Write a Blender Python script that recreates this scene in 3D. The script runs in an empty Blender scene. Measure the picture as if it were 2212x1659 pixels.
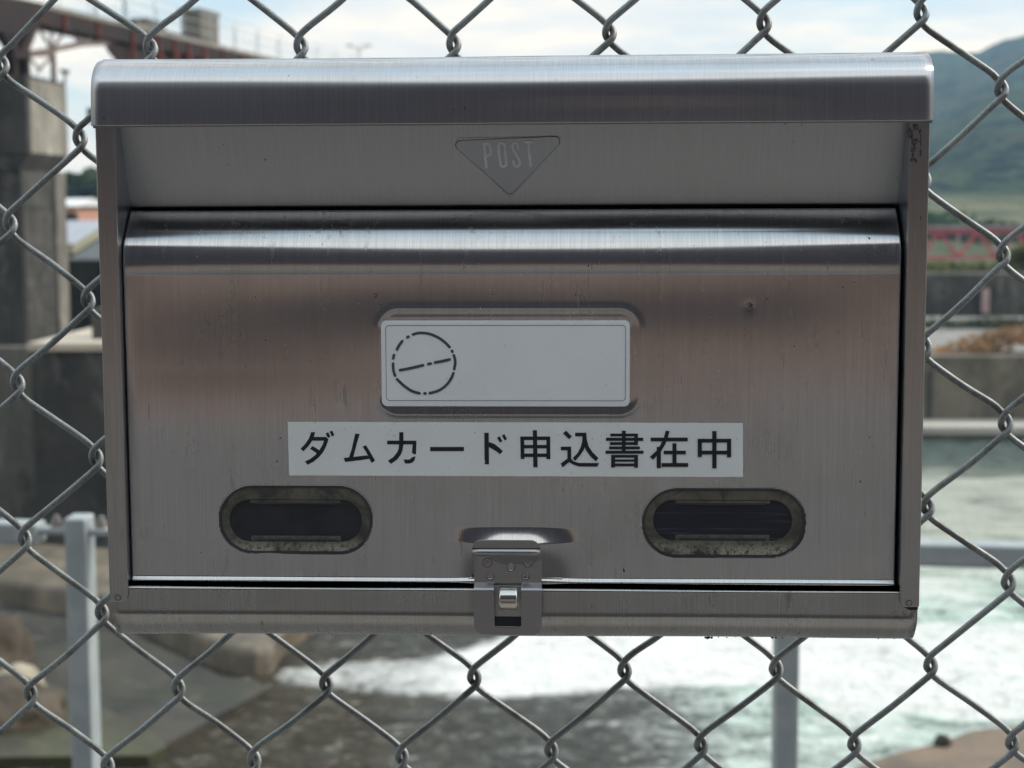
import bpy, bmesh, math, random
import numpy as np
from mathutils import Vector, Matrix, noise
R = math.radians
random.seed(7)
scene = bpy.context.scene
COL = scene.collection

# ------------------------------------------------------------------ camera
BZ = 1.5                                   # height of the mailbox centre above the walkway
CAM = np.array([0.03528, -0.75281, 0.07417 + BZ])
YAW, PITCH, ROLL = -0.0451513, -0.1076951, -0.0041788
FWD = np.array([math.sin(YAW)*math.cos(PITCH), math.cos(YAW)*math.cos(PITCH), math.sin(PITCH)])
RT = np.cross(FWD, [0, 0, 1]); RT /= np.linalg.norm(RT)
UP = np.cross(RT, FWD)
_c, _s = math.cos(ROLL), math.sin(ROLL)
RT, UP = _c*RT+_s*UP, -_s*RT+_c*UP
LENS = 58.4
FP = LENS/36*2212                          # focal length in pixels of a 2212-wide view
cd = bpy.data.cameras.new('camera'); cam = bpy.data.objects.new('camera', cd); COL.objects.link(cam)
m = Matrix.Identity(4)
for k in range(3):
    m[k][0], m[k][1], m[k][2], m[k][3] = RT[k], UP[k], -FWD[k], CAM[k]
cam.matrix_world = m
cd.lens = LENS; cd.sensor_width = 36; cd.clip_start = 0.02; cd.clip_end = 9000
cd.dof.use_dof = True; cd.dof.focus_distance = 0.765; cd.dof.aperture_fstop = 17
scene.camera = cam

def ray(px, py):
    return FWD + RT*(px-1106)/FP - UP*(py-829.5)/FP
def at(px, py, Y):                         # point on the vertical plane y = Y
    d = ray(px, py); return CAM + d*(Y-CAM[1])/d[1]
def atz(px, py, z):                        # point on the level plane z
    d = ray(px, py); return CAM + d*(z-CAM[2])/d[2]
def px_of(x, y, z):
    d = np.stack([x-CAM[0], y-CAM[1], z-CAM[2]], -1); f = d@FWD
    return 1106+FP*(d@RT)/f, 829.5-FP*(d@UP)/f
def B(px, py, Y=0.0):                      # mailbox-local x, z on the local plane y = Y
    p = at(px, py, Y); return p[0], p[2]-BZ

# ------------------------------------------------------------------ sky and sun
SUN_EL, SUN_AZ = 38, 72                    # azimuth clockwise from +Y
w = bpy.data.worlds.new('World'); scene.world = w; w.use_nodes = True
nt = w.node_tree; nt.nodes.clear()
def N(nt, t, **kw):
    n = nt.nodes.new(t)
    for k, v in kw.items():
        if k.startswith('i_'): n.inputs[k[2:]].default_value = v
        else: setattr(n, k, v)
    return n
def L(nt, a, b): nt.links.new(a, b)
def MA(nt, op, a, b=None, c=None, clamp=False):
    n = nt.nodes.new('ShaderNodeMath'); n.operation = op; n.use_clamp = clamp
    for i, v in enumerate((a, b, c)):
        if v is None: continue
        if isinstance(v, (int, float)): n.inputs[i].default_value = v
        else: nt.links.new(v, n.inputs[i])
    return n.outputs[0]
def MR(nt, v, a, b, c=0.0, d=1.0, smooth=True):
    n = nt.nodes.new('ShaderNodeMapRange'); n.interpolation_type = 'SMOOTHSTEP' if smooth else 'LINEAR'
    nt.links.new(v, n.inputs[0])
    for i, x in enumerate((a, b, c, d)): n.inputs[i+1].default_value = x
    return n.outputs[0]
def MIX(nt, f, a, b, mode='MIX'):
    n = nt.nodes.new('ShaderNodeMix'); n.data_type = 'RGBA'; n.blend_type = mode
    if isinstance(f, (int, float)): n.inputs[0].default_value = f
    else: nt.links.new(f, n.inputs[0])
    for i, v in ((6, a), (7, b)):
        if isinstance(v, (tuple, list)): n.inputs[i].default_value = (*v[:3], 1)
        else: nt.links.new(v, n.inputs[i])
    return n.outputs[2]
def NOISE(nt, vec, scale, detail=4, rough=.55, dist=0.0):
    n = nt.nodes.new('ShaderNodeTexNoise')
    n.inputs['Scale'].default_value = scale; n.inputs['Detail'].default_value = detail
    n.inputs['Roughness'].default_value = rough; n.inputs['Distortion'].default_value = dist
    if vec is not None: nt.links.new(vec, n.inputs['Vector'])
    return n.outputs['Fac']
def SCALE(nt, vec, s, off=(0, 0, 0), rz=0):
    n = nt.nodes.new('ShaderNodeMapping'); nt.links.new(vec, n.inputs[0])
    n.inputs['Scale'].default_value = s; n.inputs['Location'].default_value = off
    n.inputs['Rotation'].default_value = (0, 0, rz)
    return n.outputs[0]

tc = N(nt, 'ShaderNodeTexCoord'); sky = N(nt, 'ShaderNodeTexSky')
sky.sky_type = 'NISHITA'; sky.sun_disc = False
sky.sun_elevation = R(SUN_EL); sky.sun_rotation = R(SUN_AZ)
sky.altitude = 50; sky.air_density = 1.0; sky.dust_density = 1.5
vec = tc.outputs['Generated']
sep = N(nt, 'ShaderNodeSeparateXYZ'); L(nt, vec, sep.inputs[0])
# clouds: long flat banks near the horizon, on the view direction
zz = sep.outputs[2]
den = MA(nt, 'ADD', MA(nt, 'ABSOLUTE', zz), 0.16)
cx = MA(nt, 'DIVIDE', sep.outputs[0], den); cy = MA(nt, 'DIVIDE', sep.outputs[1], den)
cv = N(nt, 'ShaderNodeCombineXYZ'); L(nt, cx, cv.inputs[0]); L(nt, cy, cv.inputs[1]); L(nt, MA(nt, 'MULTIPLY', zz, 5.0), cv.inputs[2])
c1 = NOISE(nt, SCALE(nt, cv.outputs[0], (1, 1, 1), (3.1, 1.7, 0.4)), 0.85, 7, .52, .25)
cov = MR(nt, c1, .37, .54)
low = MR(nt, zz, .0, .10, 1.0, 0.0)
cov = MA(nt, 'MAXIMUM', cov, MA(nt, 'MULTIPLY', low, .75))
cov = MA(nt, 'MULTIPLY', cov, MR(nt, zz, .15, .5, 1.0, .55))
c2 = NOISE(nt, SCALE(nt, cv.outputs[0], (1, 1, 1.0), (8.1, 4.2, 2.0)), 2.0, 5, .55)
shade = MR(nt, c2, .35, .68)
cwarm = MIX(nt, shade, (7.3, 7.1, 6.7), (10.8, 9.1, 7.0))
up = MR(nt, zz, .15, .8, 1.0, 1.5)
vm = N(nt, 'ShaderNodeVectorMath', operation='SCALE'); L(nt, cwarm, vm.inputs[0]); L(nt, up, vm.inputs['Scale'])
upb = N(nt, 'ShaderNodeVectorMath', operation='SCALE'); L(nt, MIX(nt, .60, sky.outputs[0], (5.6, 7.2, 7.8)), upb.inputs[0]); L(nt, MR(nt, zz, .15, .6, 1.0, 1.5), upb.inputs['Scale'])
skyb = upb.outputs[0]
colr = MIX(nt, cov, skyb, vm.outputs[0])
bg = N(nt, 'ShaderNodeBackground'); bg.inputs[1].default_value = 0.1
L(nt, colr, bg.inputs[0]); wo = N(nt, 'ShaderNodeOutputWorld'); L(nt, bg.outputs[0], wo.inputs[0])

sl = bpy.data.lights.new('sun', 'SUN'); so = bpy.data.objects.new('sun', sl); COL.objects.link(so)
sl.energy = 2.0; sl.angle = R(4); sl.color = (1, .93, .82)
sd = Vector((math.sin(R(SUN_AZ))*math.cos(R(SUN_EL)), math.cos(R(SUN_AZ))*math.cos(R(SUN_EL)), math.sin(R(SUN_EL))))
so.rotation_euler = sd.to_track_quat('Z', 'Y').to_euler(); so.location = (30, 10, 30)

vs = scene.view_settings
scene.display_settings.display_device = 'sRGB'
vs.view_transform = 'Standard'; vs.look = 'None'; vs.exposure = 0.50; vs.gamma = 1; vs.use_curve_mapping = False
scene.cycles.max_bounces = 7; scene.cycles.diffuse_bounces = 3; scene.cycles.glossy_bounces = 4
scene.cycles.caustics_reflective = False; scene.cycles.caustics_refractive = False
scene.cycles.use_denoising = True
scene.cycles.sample_clamp_indirect = 6

# ------------------------------------------------------------------ helpers
def tag(o, label=None, cat=None, group=None, kind=None):
    if label: o['label'] = label
    if cat: o['category'] = cat
    if group: o['group'] = group
    if kind: o['kind'] = kind
    return o
def empty(name, loc=(0, 0, 0)):
    o = bpy.data.objects.new(name, None); COL.objects.link(o); o.location = loc; o.empty_display_size = .1
    return o
def mesh(name, vs_, fs, mat, parent=None, smooth=False, bevel=0, seg=2, angle=40):
    me = bpy.data.meshes.new(name)
    me.from_pydata([tuple(float(c) for c in v) for v in vs_], [], [tuple(f) for f in fs]); me.update()
    o = bpy.data.objects.new(name, me); COL.objects.link(o)
    if mat: me.materials.append(mat)
    if smooth:
        me.polygons.foreach_set('use_smooth', [True]*len(me.polygons))
    if parent is not None: o.parent = parent
    if bevel:
        b = o.modifiers.new('bevel', 'BEVEL'); b.width = bevel; b.segments = seg; b.limit_method = 'ANGLE'; b.angle_limit = R(angle)
    return o
class MB:
    def __init__(s): s.v = []; s.f = []
    def add(s, v, f):
        n = len(s.v); s.v += [tuple(p) for p in v]; s.f += [tuple(i+n for i in q) for q in f]; return s
    def box(s, x0, x1, y0, y1, z0, z1):
        return s.hexa([(x0, y0, z0), (x1, y0, z0), (x1, y1, z0), (x0, y1, z0), (x0, y0, z1), (x1, y0, z1), (x1, y1, z1), (x0, y1, z1)])
    def hexa(s, p):                        # bottom 4 then top 4, ccw seen from above
        return s.add(p, [(3, 2, 1, 0), (4, 5, 6, 7), (0, 1, 5, 4), (1, 2, 6, 5), (2, 3, 7, 6), (3, 0, 4, 7)])
    def bar(s, a, b, w, h=None, up=(0, 0, 1)):
        a, b = Vector(a), Vector(b); h = h or w; d = (b-a).normalized(); u = Vector(up)
        if abs(d.dot(u)) > .98: u = Vector((0, 1, 0))
        r = d.cross(u).normalized(); u = r.cross(d)
        q = [a-r*w/2-u*h/2, a+r*w/2-u*h/2, a+r*w/2+u*h/2, a-r*w/2+u*h/2]
        return s.add(q+[p+(b-a) for p in q], [(0, 1, 2, 3), (7, 6, 5, 4), (0, 4, 5, 1), (1, 5, 6, 2), (2, 6, 7, 3), (3, 7, 4, 0)])
    def tube(s, pts, r, n=10, closed=False):
        pts = [Vector(p) for p in pts]; k = len(pts); rings = []; ref = Vector((0, 1, 0.001))
        for i, p in enumerate(pts):
            t = (pts[min(i+1, k-1)]-pts[max(i-1, 0)]).normalized()
            a = t.cross(ref)
            if a.length < 1e-3: a = t.cross(Vector((1, 0, 0)))
            a.normalize(); b = a.cross(t)
            rr = r[i] if isinstance(r, (list, tuple)) else r
            rings.append([p+(a*math.cos(2*math.pi*j/n)+b*math.sin(2*math.pi*j/n))*rr for j in range(n)])
        v = [q for g in rings for q in g]
        f = [(i*n+j, i*n+(j+1) % n, (i+1)*n+(j+1) % n, (i+1)*n+j) for i in range(k-1) for j in range(n)]
        f += [tuple(range(n))[::-1], tuple((k-1)*n+j for j in range(n))]
        return s.add(v, f)
    def prism(s, poly, y0, y1):            # poly of (x, z), ccw seen from -y ; front face at y0
        n = len(poly); v = [(x, y0, z) for x, z in poly]+[(x, y1, z) for x, z in poly]
        f = [tuple(range(n)), tuple(range(2*n-1, n-1, -1))]+[(i, n+i, n+(i+1) % n, (i+1) % n) for i in range(n)]
        return s.add(v, f)
    def build(s, name, mat, parent=None, **kw):
        return mesh(name, s.v, s.f, mat, parent, **kw)
def ccw(poly):
    a = sum(poly[i][0]*poly[(i+1) % len(poly)][1]-poly[(i+1) % len(poly)][0]*poly[i][1] for i in range(len(poly)))
    return list(poly) if a > 0 else list(poly)[::-1]
def rrect(x0, x1, z0, z1, r, n=8):
    out = []
    for cx_, cz_, a0 in ((x1-r, z1-r, 0), (x0+r, z1-r, 90), (x0+r, z0+r, 180), (x1-r, z0+r, 270)):
        for k in range(n+1):
            a = R(a0+90*k/n); out.append((cx_+r*math.cos(a), cz_+r*math.sin(a)))
    return out
def ring(name, outer, inner, y0, y1, mat, parent, smooth=False):   # frame between two loops of equal count
    n = len(outer); v = [(x, y0, z) for x, z in outer]+[(x, y0, z) for x, z in inner]+[(x, y1, z) for x, z in outer]+[(x, y1, z) for x, z in inner]
    f = []
    for i in range(n):
        j = (i+1) % n
        f += [(i, j, n+j, n+i), (i, 2*n+i, 2*n+j, j), (n+i, n+j, 3*n+j, 3*n+i), (2*n+i, 3*n+i, 3*n+j, 2*n+j)]
    return mesh(name, v, f, mat, parent)
def strip(pts, w, cap=True):               # (x,z) polyline to a closed outline of width w with rounded ends
    P = [Vector(p) for p in pts]; lft = []; rgt = []
    for i, p in enumerate(P):
        t = (P[min(i+1, len(P)-1)]-P[max(i-1, 0)]).normalized(); nrm = Vector((-t.y, t.x))
        lft.append(p+nrm*w/2); rgt.append(p-nrm*w/2)
    out = list(rgt)
    if cap:
        t = (P[-1]-P[-2]).normalized(); a0 = math.atan2(-t.x, t.y)
        for k in range(1, 6):
            a = a0+math.pi*k/6; out.append(P[-1]+Vector((math.cos(a), math.sin(a)))*w/2)
    out += lft[::-1]
    if cap:
        t = (P[0]-P[1]).normalized(); a0 = math.atan2(-t.x, t.y)
        for k in range(1, 6):
            a = a0+math.pi*k/6; out.append(P[0]+Vector((math.cos(a), math.sin(a)))*w/2)
    return ccw([(p.x, p.y) for p in out])
def smooth_line(pts, n=5, closed=False):
    P = [Vector(p) for p in pts]; out = []
    k = len(P)
    for i in range(k if closed else k-1):
        if closed: a, b, c, d = P[i-1], P[i], P[(i+1) % k], P[(i+2) % k]
        else: a, b, c, d = P[max(i-1, 0)], P[i], P[i+1], P[min(i+2, k-1)]
        for j in range(n):
            t = j/n
            out.append(.5*((2*b)+(c-a)*t+(2*a-5*b+4*c-d)*t*t+(3*b-a-3*c+d)*t**3))
    if not closed: out.append(P[-1])
    return out

# ------------------------------------------------------------------ materials
def newmat(name):
    m_ = bpy.data.materials.new(name); m_.use_nodes = True; nt = m_.node_tree
    return m_, nt, nt.nodes['Principled BSDF']
def simple(name, col, rough=.6, metal=0.0, var=.25, scale=8.0, bump=0.0, bscale=None, col2=None, spec=.5, coord='Object'):
    m_, nt, b = newmat(name)
    t = N(nt, 'ShaderNodeTexCoord'); v = t.outputs[coord]
    n1 = NOISE(nt, v, scale, 6, .6)
    c2_ = col2 or tuple(c*(1-var) for c in col)
    L(nt, MIX(nt, MR(nt, n1, .35, .65), c2_, col), b.inputs['Base Color'])
    b.inputs['Roughness'].default_value = rough; b.inputs['Metallic'].default_value = metal
    b.inputs['Specular IOR Level'].default_value = spec
    if bump:
        bn = N(nt, 'ShaderNodeBump'); bn.inputs['Distance'].default_value = bump; bn.inputs['Strength'].default_value = 1
        L(nt, NOISE(nt, v, bscale or scale*4, 5, .6), bn.inputs['Height']); L(nt, bn.outputs[0], b.inputs['Normal'])
    return m_

def steel(name, base=(.56, .55, .54), rough=.27, aniso=.55, grime=.3, brush=1.0, horizontal=False, seed=0.0, fingers=.0):
    m_, nt, b = newmat(name)
    t = N(nt, 'ShaderNodeTexCoord'); v = t.outputs['Object']
    s1 = (1900, 60, 22) if not horizontal else (22, 60, 1900)
    s2 = (800, 40, 9) if not horizontal else (9, 40, 800)
    br = NOISE(nt, SCALE(nt, v, s1, (seed, 0, 0)), 1.0, 3, .6)
    br2 = NOISE(nt, SCALE(nt, v, s2, (seed, 3, 1)), 1.0, 4, .65)
    st = NOISE(nt, SCALE(nt, v, (22, 22, 16), (seed, 1, 2)), 1.0, 6, .6)             # large cloudy stains
    # specks of dirt, long in the drip direction
    sp = NOISE(nt, SCALE(nt, v, (520, 520, 260), (seed, 5, 2)), 1.0, 2, .5)
    spm = NOISE(nt, SCALE(nt, v, (45, 45, 30), (seed, 7, 9)), 1.0, 3, .5)
    g0_ = .045*(1-grime)
    speck = MR(nt, MA(nt, 'ADD', sp, MA(nt, 'MULTIPLY', spm, .30)), .865+g0_, .925+g0_)
    dr = NOISE(nt, SCALE(nt, v, (260, 260, 42), (seed, 2, 4)), 1.0, 4, .6)
    drip = MR(nt, MA(nt, 'ADD', dr, MA(nt, 'MULTIPLY', spm, .35)), .80, .92)
    col = MIX(nt, MR(nt, br, .3, .7), tuple(c*(1-.10*brush) for c in base), tuple(min(1, c*(1+.07*brush)) for c in base))
    col = MIX(nt, MA(nt, 'MULTIPLY', MR(nt, br2, .35, .7), .14*brush), col, tuple(c*.78 for c in base))
    col = MIX(nt, MA(nt, 'MULTIPLY', MR(nt, st, .4, .72), .30*grime+.05), col, (.30, .27, .23))
    col = MIX(nt, MA(nt, 'MULTIPLY', drip, .40*grime), col, (.16, .13, .10))
    col = MIX(nt, MA(nt, 'MULTIPLY', speck, 1.0), col, (.030, .025, .022))
    L(nt, col, b.inputs['Base Color'])
    met = MA(nt, 'SUBTRACT', 1.0, MA(nt, 'MULTIPLY', speck, .8)); L(nt, met, b.inputs['Metallic'])
    ro = MA(nt, 'ADD', rough-.02, MA(nt, 'MULTIPLY', br2, .04)); ro = MA(nt, 'ADD', ro, MA(nt, 'MULTIPLY', MR(nt, st, .4, .75), .08*grime))
    ro = MA(nt, 'ADD', ro, MA(nt, 'MULTIPLY', MA(nt, 'ADD', speck, MA(nt, 'MULTIPLY', drip, grime)), .3))
    L(nt, ro, b.inputs['Roughness'])
    b.inputs['Anisotropic'].default_value = aniso
    tg = N(nt, 'ShaderNodeCombineXYZ')
    tg.inputs[0 if not horizontal else 2].default_value = 1
    L(nt, tg.outputs[0], b.inputs['Tangent'])
    bn = N(nt, 'ShaderNodeBump'); bn.inputs['Distance'].default_value = .000009*brush; bn.inputs['Strength'].default_value = 1
    L(nt, br, bn.inputs['Height']); L(nt, bn.outputs[0], b.inputs['Normal'])
    return m_
M_HOOD = steel('steel_hood', base=(.545, .545, .565), rough=.29, aniso=.93, grime=.18, seed=1.0)
M_DOOR = steel('steel_door', base=(.545, .535, .54), rough=.25, aniso=.95, grime=.34, seed=5.0)
M_PANEL = steel('steel_panel', base=(.475, .475, .49), rough=.38, aniso=.3, grime=.02, brush=.5, seed=9.0)
M_FRAME = steel('steel_frame', base=(.475, .465, .455), rough=.30, aniso=.8, grime=.35, seed=12.0)
M_TRAY = steel('steel_tray', base=(.45, .44, .43), rough=.27, aniso=.93, grime=.62, seed=17.0)
M_LATCH = steel('steel_latch', base=(.40, .39, .405), rough=.30, aniso=.3, grime=.3, brush=.4, seed=21.0)
M_STAPLE = steel('steel_staple', base=(.62, .60, .57), rough=.20, aniso=.2, grime=.1, brush=.4, seed=25.0)
M_FLANGE = steel('shaded_flange_steel', base=(.36, .39, .44), rough=.35, aniso=.3, grime=.2, seed=51.0)  # darker blue base paints the shade inside the frame recess
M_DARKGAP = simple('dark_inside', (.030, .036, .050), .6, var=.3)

def label_mat(name, col, seed, dirt=.5):
    m_, nt, b = newmat(name); t = N(nt, 'ShaderNodeTexCoord'); v = t.outputs['Object']
    big = NOISE(nt, SCALE(nt, v, (26, 26, 26), (seed, 0, 0)), 1, 5, .6)
    sp = NOISE(nt, SCALE(nt, v, (650, 650, 650), (seed, 2, 0)), 1, 2, .5)
    spm = NOISE(nt, SCALE(nt, v, (40, 40, 60), (seed, 4, 0)), 1, 4, .6)
    sk = MR(nt, MA(nt, 'ADD', sp, MA(nt, 'MULTIPLY', spm, .4)), .90, 1.0)
    c = MIX(nt, MA(nt, 'MULTIPLY', MR(nt, big, .35, .7), .35), col, tuple(x*y for x, y in zip(col, (.86, .87, .84))))
    c = MIX(nt, MA(nt, 'MULTIPLY', sk, dirt), c, (.12, .13, .09))
    L(nt, c, b.inputs['Base Color']); b.inputs['Roughness'].default_value = .38
    return m_
M_STICKER = label_mat('sticker_vinyl', (.79, .83, .85), 2.0)
M_PLATE = label_mat('name_plate_enamel', (.82, .85, .90), 6.0, .35)
M_INK = simple('black_print', (.012, .014, .022), .35, var=.15)
M_MARK = simple('dark_grey_marker', (.075, .08, .10), .5, var=.3, scale=300)
M_LINE = simple('fine_grey_print', (.16, .17, .19), .5, var=.2)
M_EMBL = steel('steel_emblem', base=(.44, .45, .49), rough=.40, aniso=.2, grime=.25, brush=.3, seed=31.0)
M_EMBL_T = simple('frosted_letters', (.80, .84, .90), .5, metal=.0, var=.15, scale=200)

# zinc-coated chain-link wire
m_, nt_, b_ = newmat('galvanised_wire'); M_WIRE = m_
t_ = N(nt_, 'ShaderNodeTexCoord'); v_ = t_.outputs['Object']
nA = NOISE(nt_, v_, 900, 4, .7); nB = NOISE(nt_, v_, 60, 4, .6)
c_ = MIX(nt_, MR(nt_, nA, .3, .75), (.20, .22, .23), (.36, .385, .39))
c_ = MIX(nt_, MA(nt_, 'MULTIPLY', MR(nt_, nB, .48, .68), .6), c_, (.085, .078, .066))
c_ = MIX(nt_, MA(nt_, 'MULTIPLY', MR(nt_, NOISE(nt_, v_, 23, 3, .5), .62, .72), .5), c_, (.42, .43, .42))
L(nt_, c_, b_.inputs['Base Color']); b_.inputs['Roughness'].default_value = .5; b_.inputs['Metallic'].default_value = .45
bn_ = N(nt_, 'ShaderNodeBump'); bn_.inputs['Distance'].default_value = .00009; L(nt_, nA, bn_.inputs['Height']); L(nt_, bn_.outputs[0], b_.inputs['Normal'])

# ------------------------------------------------------------------ mailbox
box = tag(empty('mailbox', (0, 0, BZ)), 'brushed stainless steel mailbox with white sticker hung on the chain-link fence', 'mailbox')

def profile_sheet(name, prof, x0, x1, mat, nx=60, hfun=None, thick=.0012, endcaps=True, parent=box, xs=None, narrow=None):
    """prof: (y, z) list along the sheet; normals point to the left of travel so that the outside is in front"""
    P = [Vector(p) for p in prof]; ns = len(P); nr = []
    for i in range(ns):
        t = (P[min(i+1, ns-1)]-P[max(i-1, 0)]).normalized(); nr.append(Vector((-t.y, t.x)))
    xs = xs or [x0+(x1-x0)*i/nx for i in range(nx+1)]; V = []; F = []
    for i in range(ns):
        for x in xs:
            h = hfun(x, P[i].y, i) if hfun else 0.0
            V.append((x, P[i].x+nr[i].x*h, P[i].y+nr[i].y*h))
    k = len(xs)
    for i in range(ns-1):
        for j in range(k-1):
            F.append((i*k+j, i*k+j+1, (i+1)*k+j+1, (i+1)*k+j))
    o = mesh(name, V, F, mat, parent, smooth=True)
    if thick:
        s = o.modifiers.new('solid', 'SOLIDIFY'); s.thickness = thick; s.offset = 1 if thick < 0 else -1; s.use_rim = True
    return o
def arc(cy, cz, ry, rz, a0, a1, n):
    return [(cy+ry*math.cos(R(a0+(a1-a0)*k/n)), cz+rz*math.sin(R(a0+(a1-a0)*k/n))) for k in range(n+1)]
def wav(x, z, s=1.0, k=0.0):
    return s*(noise.noise(Vector((x*7, z*15, k)))*.00075+noise.noise(Vector((x*3.3, z*26+4, k+3)))*.00030)

# hood: flat front, wide rounded shoulder, shallow sloping top
HX = .1884
ZF = .1102; ZS = .1238
pr = [(-.0032, .1102), (-.00318, .1130), (-.0031, .1165), (-.0030, .1200), (-.0028, .1238), (-.0023, .1275), (-.0009, .1315), (.0015, .1346), (.0045, .1371), (.0085, .1392), (.0130, .1404), (.0172, .1411)]
pr = [tuple(p) for p in smooth_line(pr, 5)]
pr += [(.0178, .1415), (.0195, .1417), (.024, .1419), (.06, .1426), (.095, .1430)]
def hhood(x, z, i): return wav(x, z, 1.1, 2) + .00045*math.sin(x*15+1.0)*math.exp(-((z-.126)/.007)**2)
# travel goes upwards from the front lip: outside is to the left (-y)
o = profile_sheet('hood', pr, -HX, HX, M_HOOD, nx=90, hfun=hhood, thick=.0010)
M_SIDE = steel('steel_side', base=(.52, .50, .48), rough=.3, aniso=.3, grime=.4, seed=41.0)
# closed ends of the hood
for sx in (-1, 1):
    poly = [(y+.0007, z-.0006) for y, z in pr]+[(.095, ZF), ]
    x = sx*(HX-.0011)
    V = [(x-.0005, y, z-.0004) for y, z in poly]+[(x+.0005, y, z-.0004) for y, z in poly]; n = len(poly)
    F = [tuple(range(n)), tuple(range(2*n-1, n-1, -1))]+[(i, n+i, n+(i+1) % n, (i+1) % n) for i in range(n)]
    mesh('hood_end', V, F, M_SIDE, box)
# end of hood
# rolled lip line of the hood (lower edge)
MB().box(-HX+.0005, HX-.0005, -.0026, -.0014, ZF-.0006, ZF+.0004).build('hood_hem', M_FRAME, box)

MB().box(-.1830, .1830, -.0019, .0046, .1117, .1122).build('hood_shade_plate', M_DARKGAP, box)  # added dark plate, paints the shade under the hood that the lip mirrors
# body shell behind the front
mb = MB()
mb.box(-.1862, -.1850, .0040, .095, -.124, .132); mb.box(.1850, .1862, .0040, .095, -.124, .132)
mb.box(-.1850, .1850, .0935, .095, -.124, .132)
mb.build('body', M_SIDE, box)
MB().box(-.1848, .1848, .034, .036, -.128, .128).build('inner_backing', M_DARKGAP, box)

# recessed letter panel, leaning back towards the slot
def panel_h(x, z, i): return wav(x, z, .5, 8)
pp = [(.0222+(.0048-.0222)*k/20, .0723+(.1125-.0723)*k/20) for k in range(21)]
profile_sheet('letter_panel', pp, -.1830, .1830, M_PANEL, nx=60, hfun=panel_h, thick=.0008)

# side frame legs with a return flange
LEGX0, LEGX1 = .1872, .1783
for sx in (-1, 1):
    zb = -.1096; r = .0035
    a, b = LEGX0, LEGX1
    poly = [(a, ZF+.001), (a, zb)]+[(b+r-r*math.sin(R(90*k/8)), zb+r-r*math.cos(R(90*k/8))) for k in range(9)]+[(b, ZF+.001)]
    poly = ccw([(sx*x, z) for x, z in poly])
    leg = MB().prism(poly, -.0016, .0000).build('side_frame', M_FRAME, box, bevel=.0005)
    f = MB(); xi = sx*b
    x_a, x_b = sorted((xi, xi+sx*.0010))
    f.box(x_a, x_b, .0, .033, -.100, ZF+.001)
    f.build('flange', M_FLANGE, leg)
    x_a, x_b = sorted((sx*a, sx*(a-.001)))
    MB().box(x_a, x_b, .0, .0150, zb, ZF+.001).build('outer_flange', M_SIDE, leg)
    cx_, cz_ = (B(257, 1289) if sx < 0 else B(1962, 1301))
    rv = MB(); rv.tube([(cx_, -.0010, cz_), (cx_, -.0019, cz_)], .0011, 20); rv.build('rivet', M_TRAY, leg)
    rr = MB(); n = 20
    rg = [(cx_+.0015*math.cos(2*math.pi*k/n), cz_+.0015*math.sin(2*math.pi*k/n)) for k in range(n)]
    ri = [(cx_+.0012*math.cos(2*math.pi*k/n), cz_+.0012*math.sin(2*math.pi*k/n)) for k in range(n)]
    ring('rivet_rim', rg, ri, -.00168, -.0009, M_DARKGAP, leg)
# torn gap and dent at the lower right corner
xg, zg = B(1955, 1313)
MB().prism(ccw([(xg-.0004, zg+.0002), (xg+.0060, zg+.0003), (xg+.0056, zg-.0009), (xg+.0025, zg-.0012)]), -.0003, .0002).build('corner_tear', M_DARKGAP, box)

# black corrosion near the top of the right leg, scuffs along the hood
rnd = random.Random(8); 
def flakes(name, boxpx, n, r0, r1, Y, mat, dens=None):
    mb = MB()
    for k in range(n):
        for _ in range(20):
            px = rnd.uniform(boxpx[0], boxpx[2]); py = rnd.uniform(boxpx[1], boxpx[3]); t = (py-boxpx[1])/(boxpx[3]-boxpx[1])
            if noise.noise(Vector((px*.09, py*.05, 4)))+.25*(1-t) > .12 or (dens and rnd.random() < dens): break
        x, z = B(px, py, Y); r = rnd.uniform(r0, r1); nn = 6; ph = rnd.random()*6
        v = [(x+r*rnd.uniform(.5, 1.2)*math.cos(ph+k2*1.047), Y, z+r*rnd.uniform(.6, 1.5)*math.sin(ph+k2*1.047)) for k2 in range(nn)]+[(x, Y-r*.25, z)]
        mb.add(v, [(k2, (k2+1) % nn, nn) for k2 in range(nn)])
    return mb.build(name, mat, box)
M_ROT = simple('black_corrosion', (.05, .042, .045), .8, scale=900)
# bottom tray
ZT = -.1027; ZC = -.1170
pt = [(.034, -.1299), (.026, -.1298), (.018, -.1292), (.012, -.1279), (.0078, -.1257), (.0042, -.1223), (.0014, -.1185), (.0003, -.1160), (.0, -.1140)]
pt = [tuple(p) for p in smooth_line(pt, 5)]
ZC = -.1140
pt += [(.0, ZC+(ZT-.0012-ZC)*k/10) for k in range(1, 11)]
pt += arc(.0011, ZT-.0012, .0011, .0012, 170, 90, 8) + [(.006, ZT+.0003), (.016, ZT+.0006)]
def tray_h(x, z, i): return wav(x, z, 1.0, 5)
tr = profile_sheet('bottom_tray', [(.095, -.1290)]+pt, -.1868, .1868, M_TRAY, nx=80, hfun=tray_h, thick=.0010)
for sx in (-1, 1):
    poly = [(.095, -.1290)]+pt[:-2]+[(.095, ZT-.001)]; x = sx*(.1868-.0009); n = len(poly)
    V = [(x-.0005, y+.0003, z+.0004) for y, z in poly]+[(x+.0005, y+.0003, z+.0004) for y, z in poly]
    F = [tuple(range(n)), tuple(range(2*n-1, n-1, -1))]+[(i, n+i, n+(i+1) % n, (i+1) % n) for i in range(n)]
    mesh('tray_end', V, F, M_SIDE, box)
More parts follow.
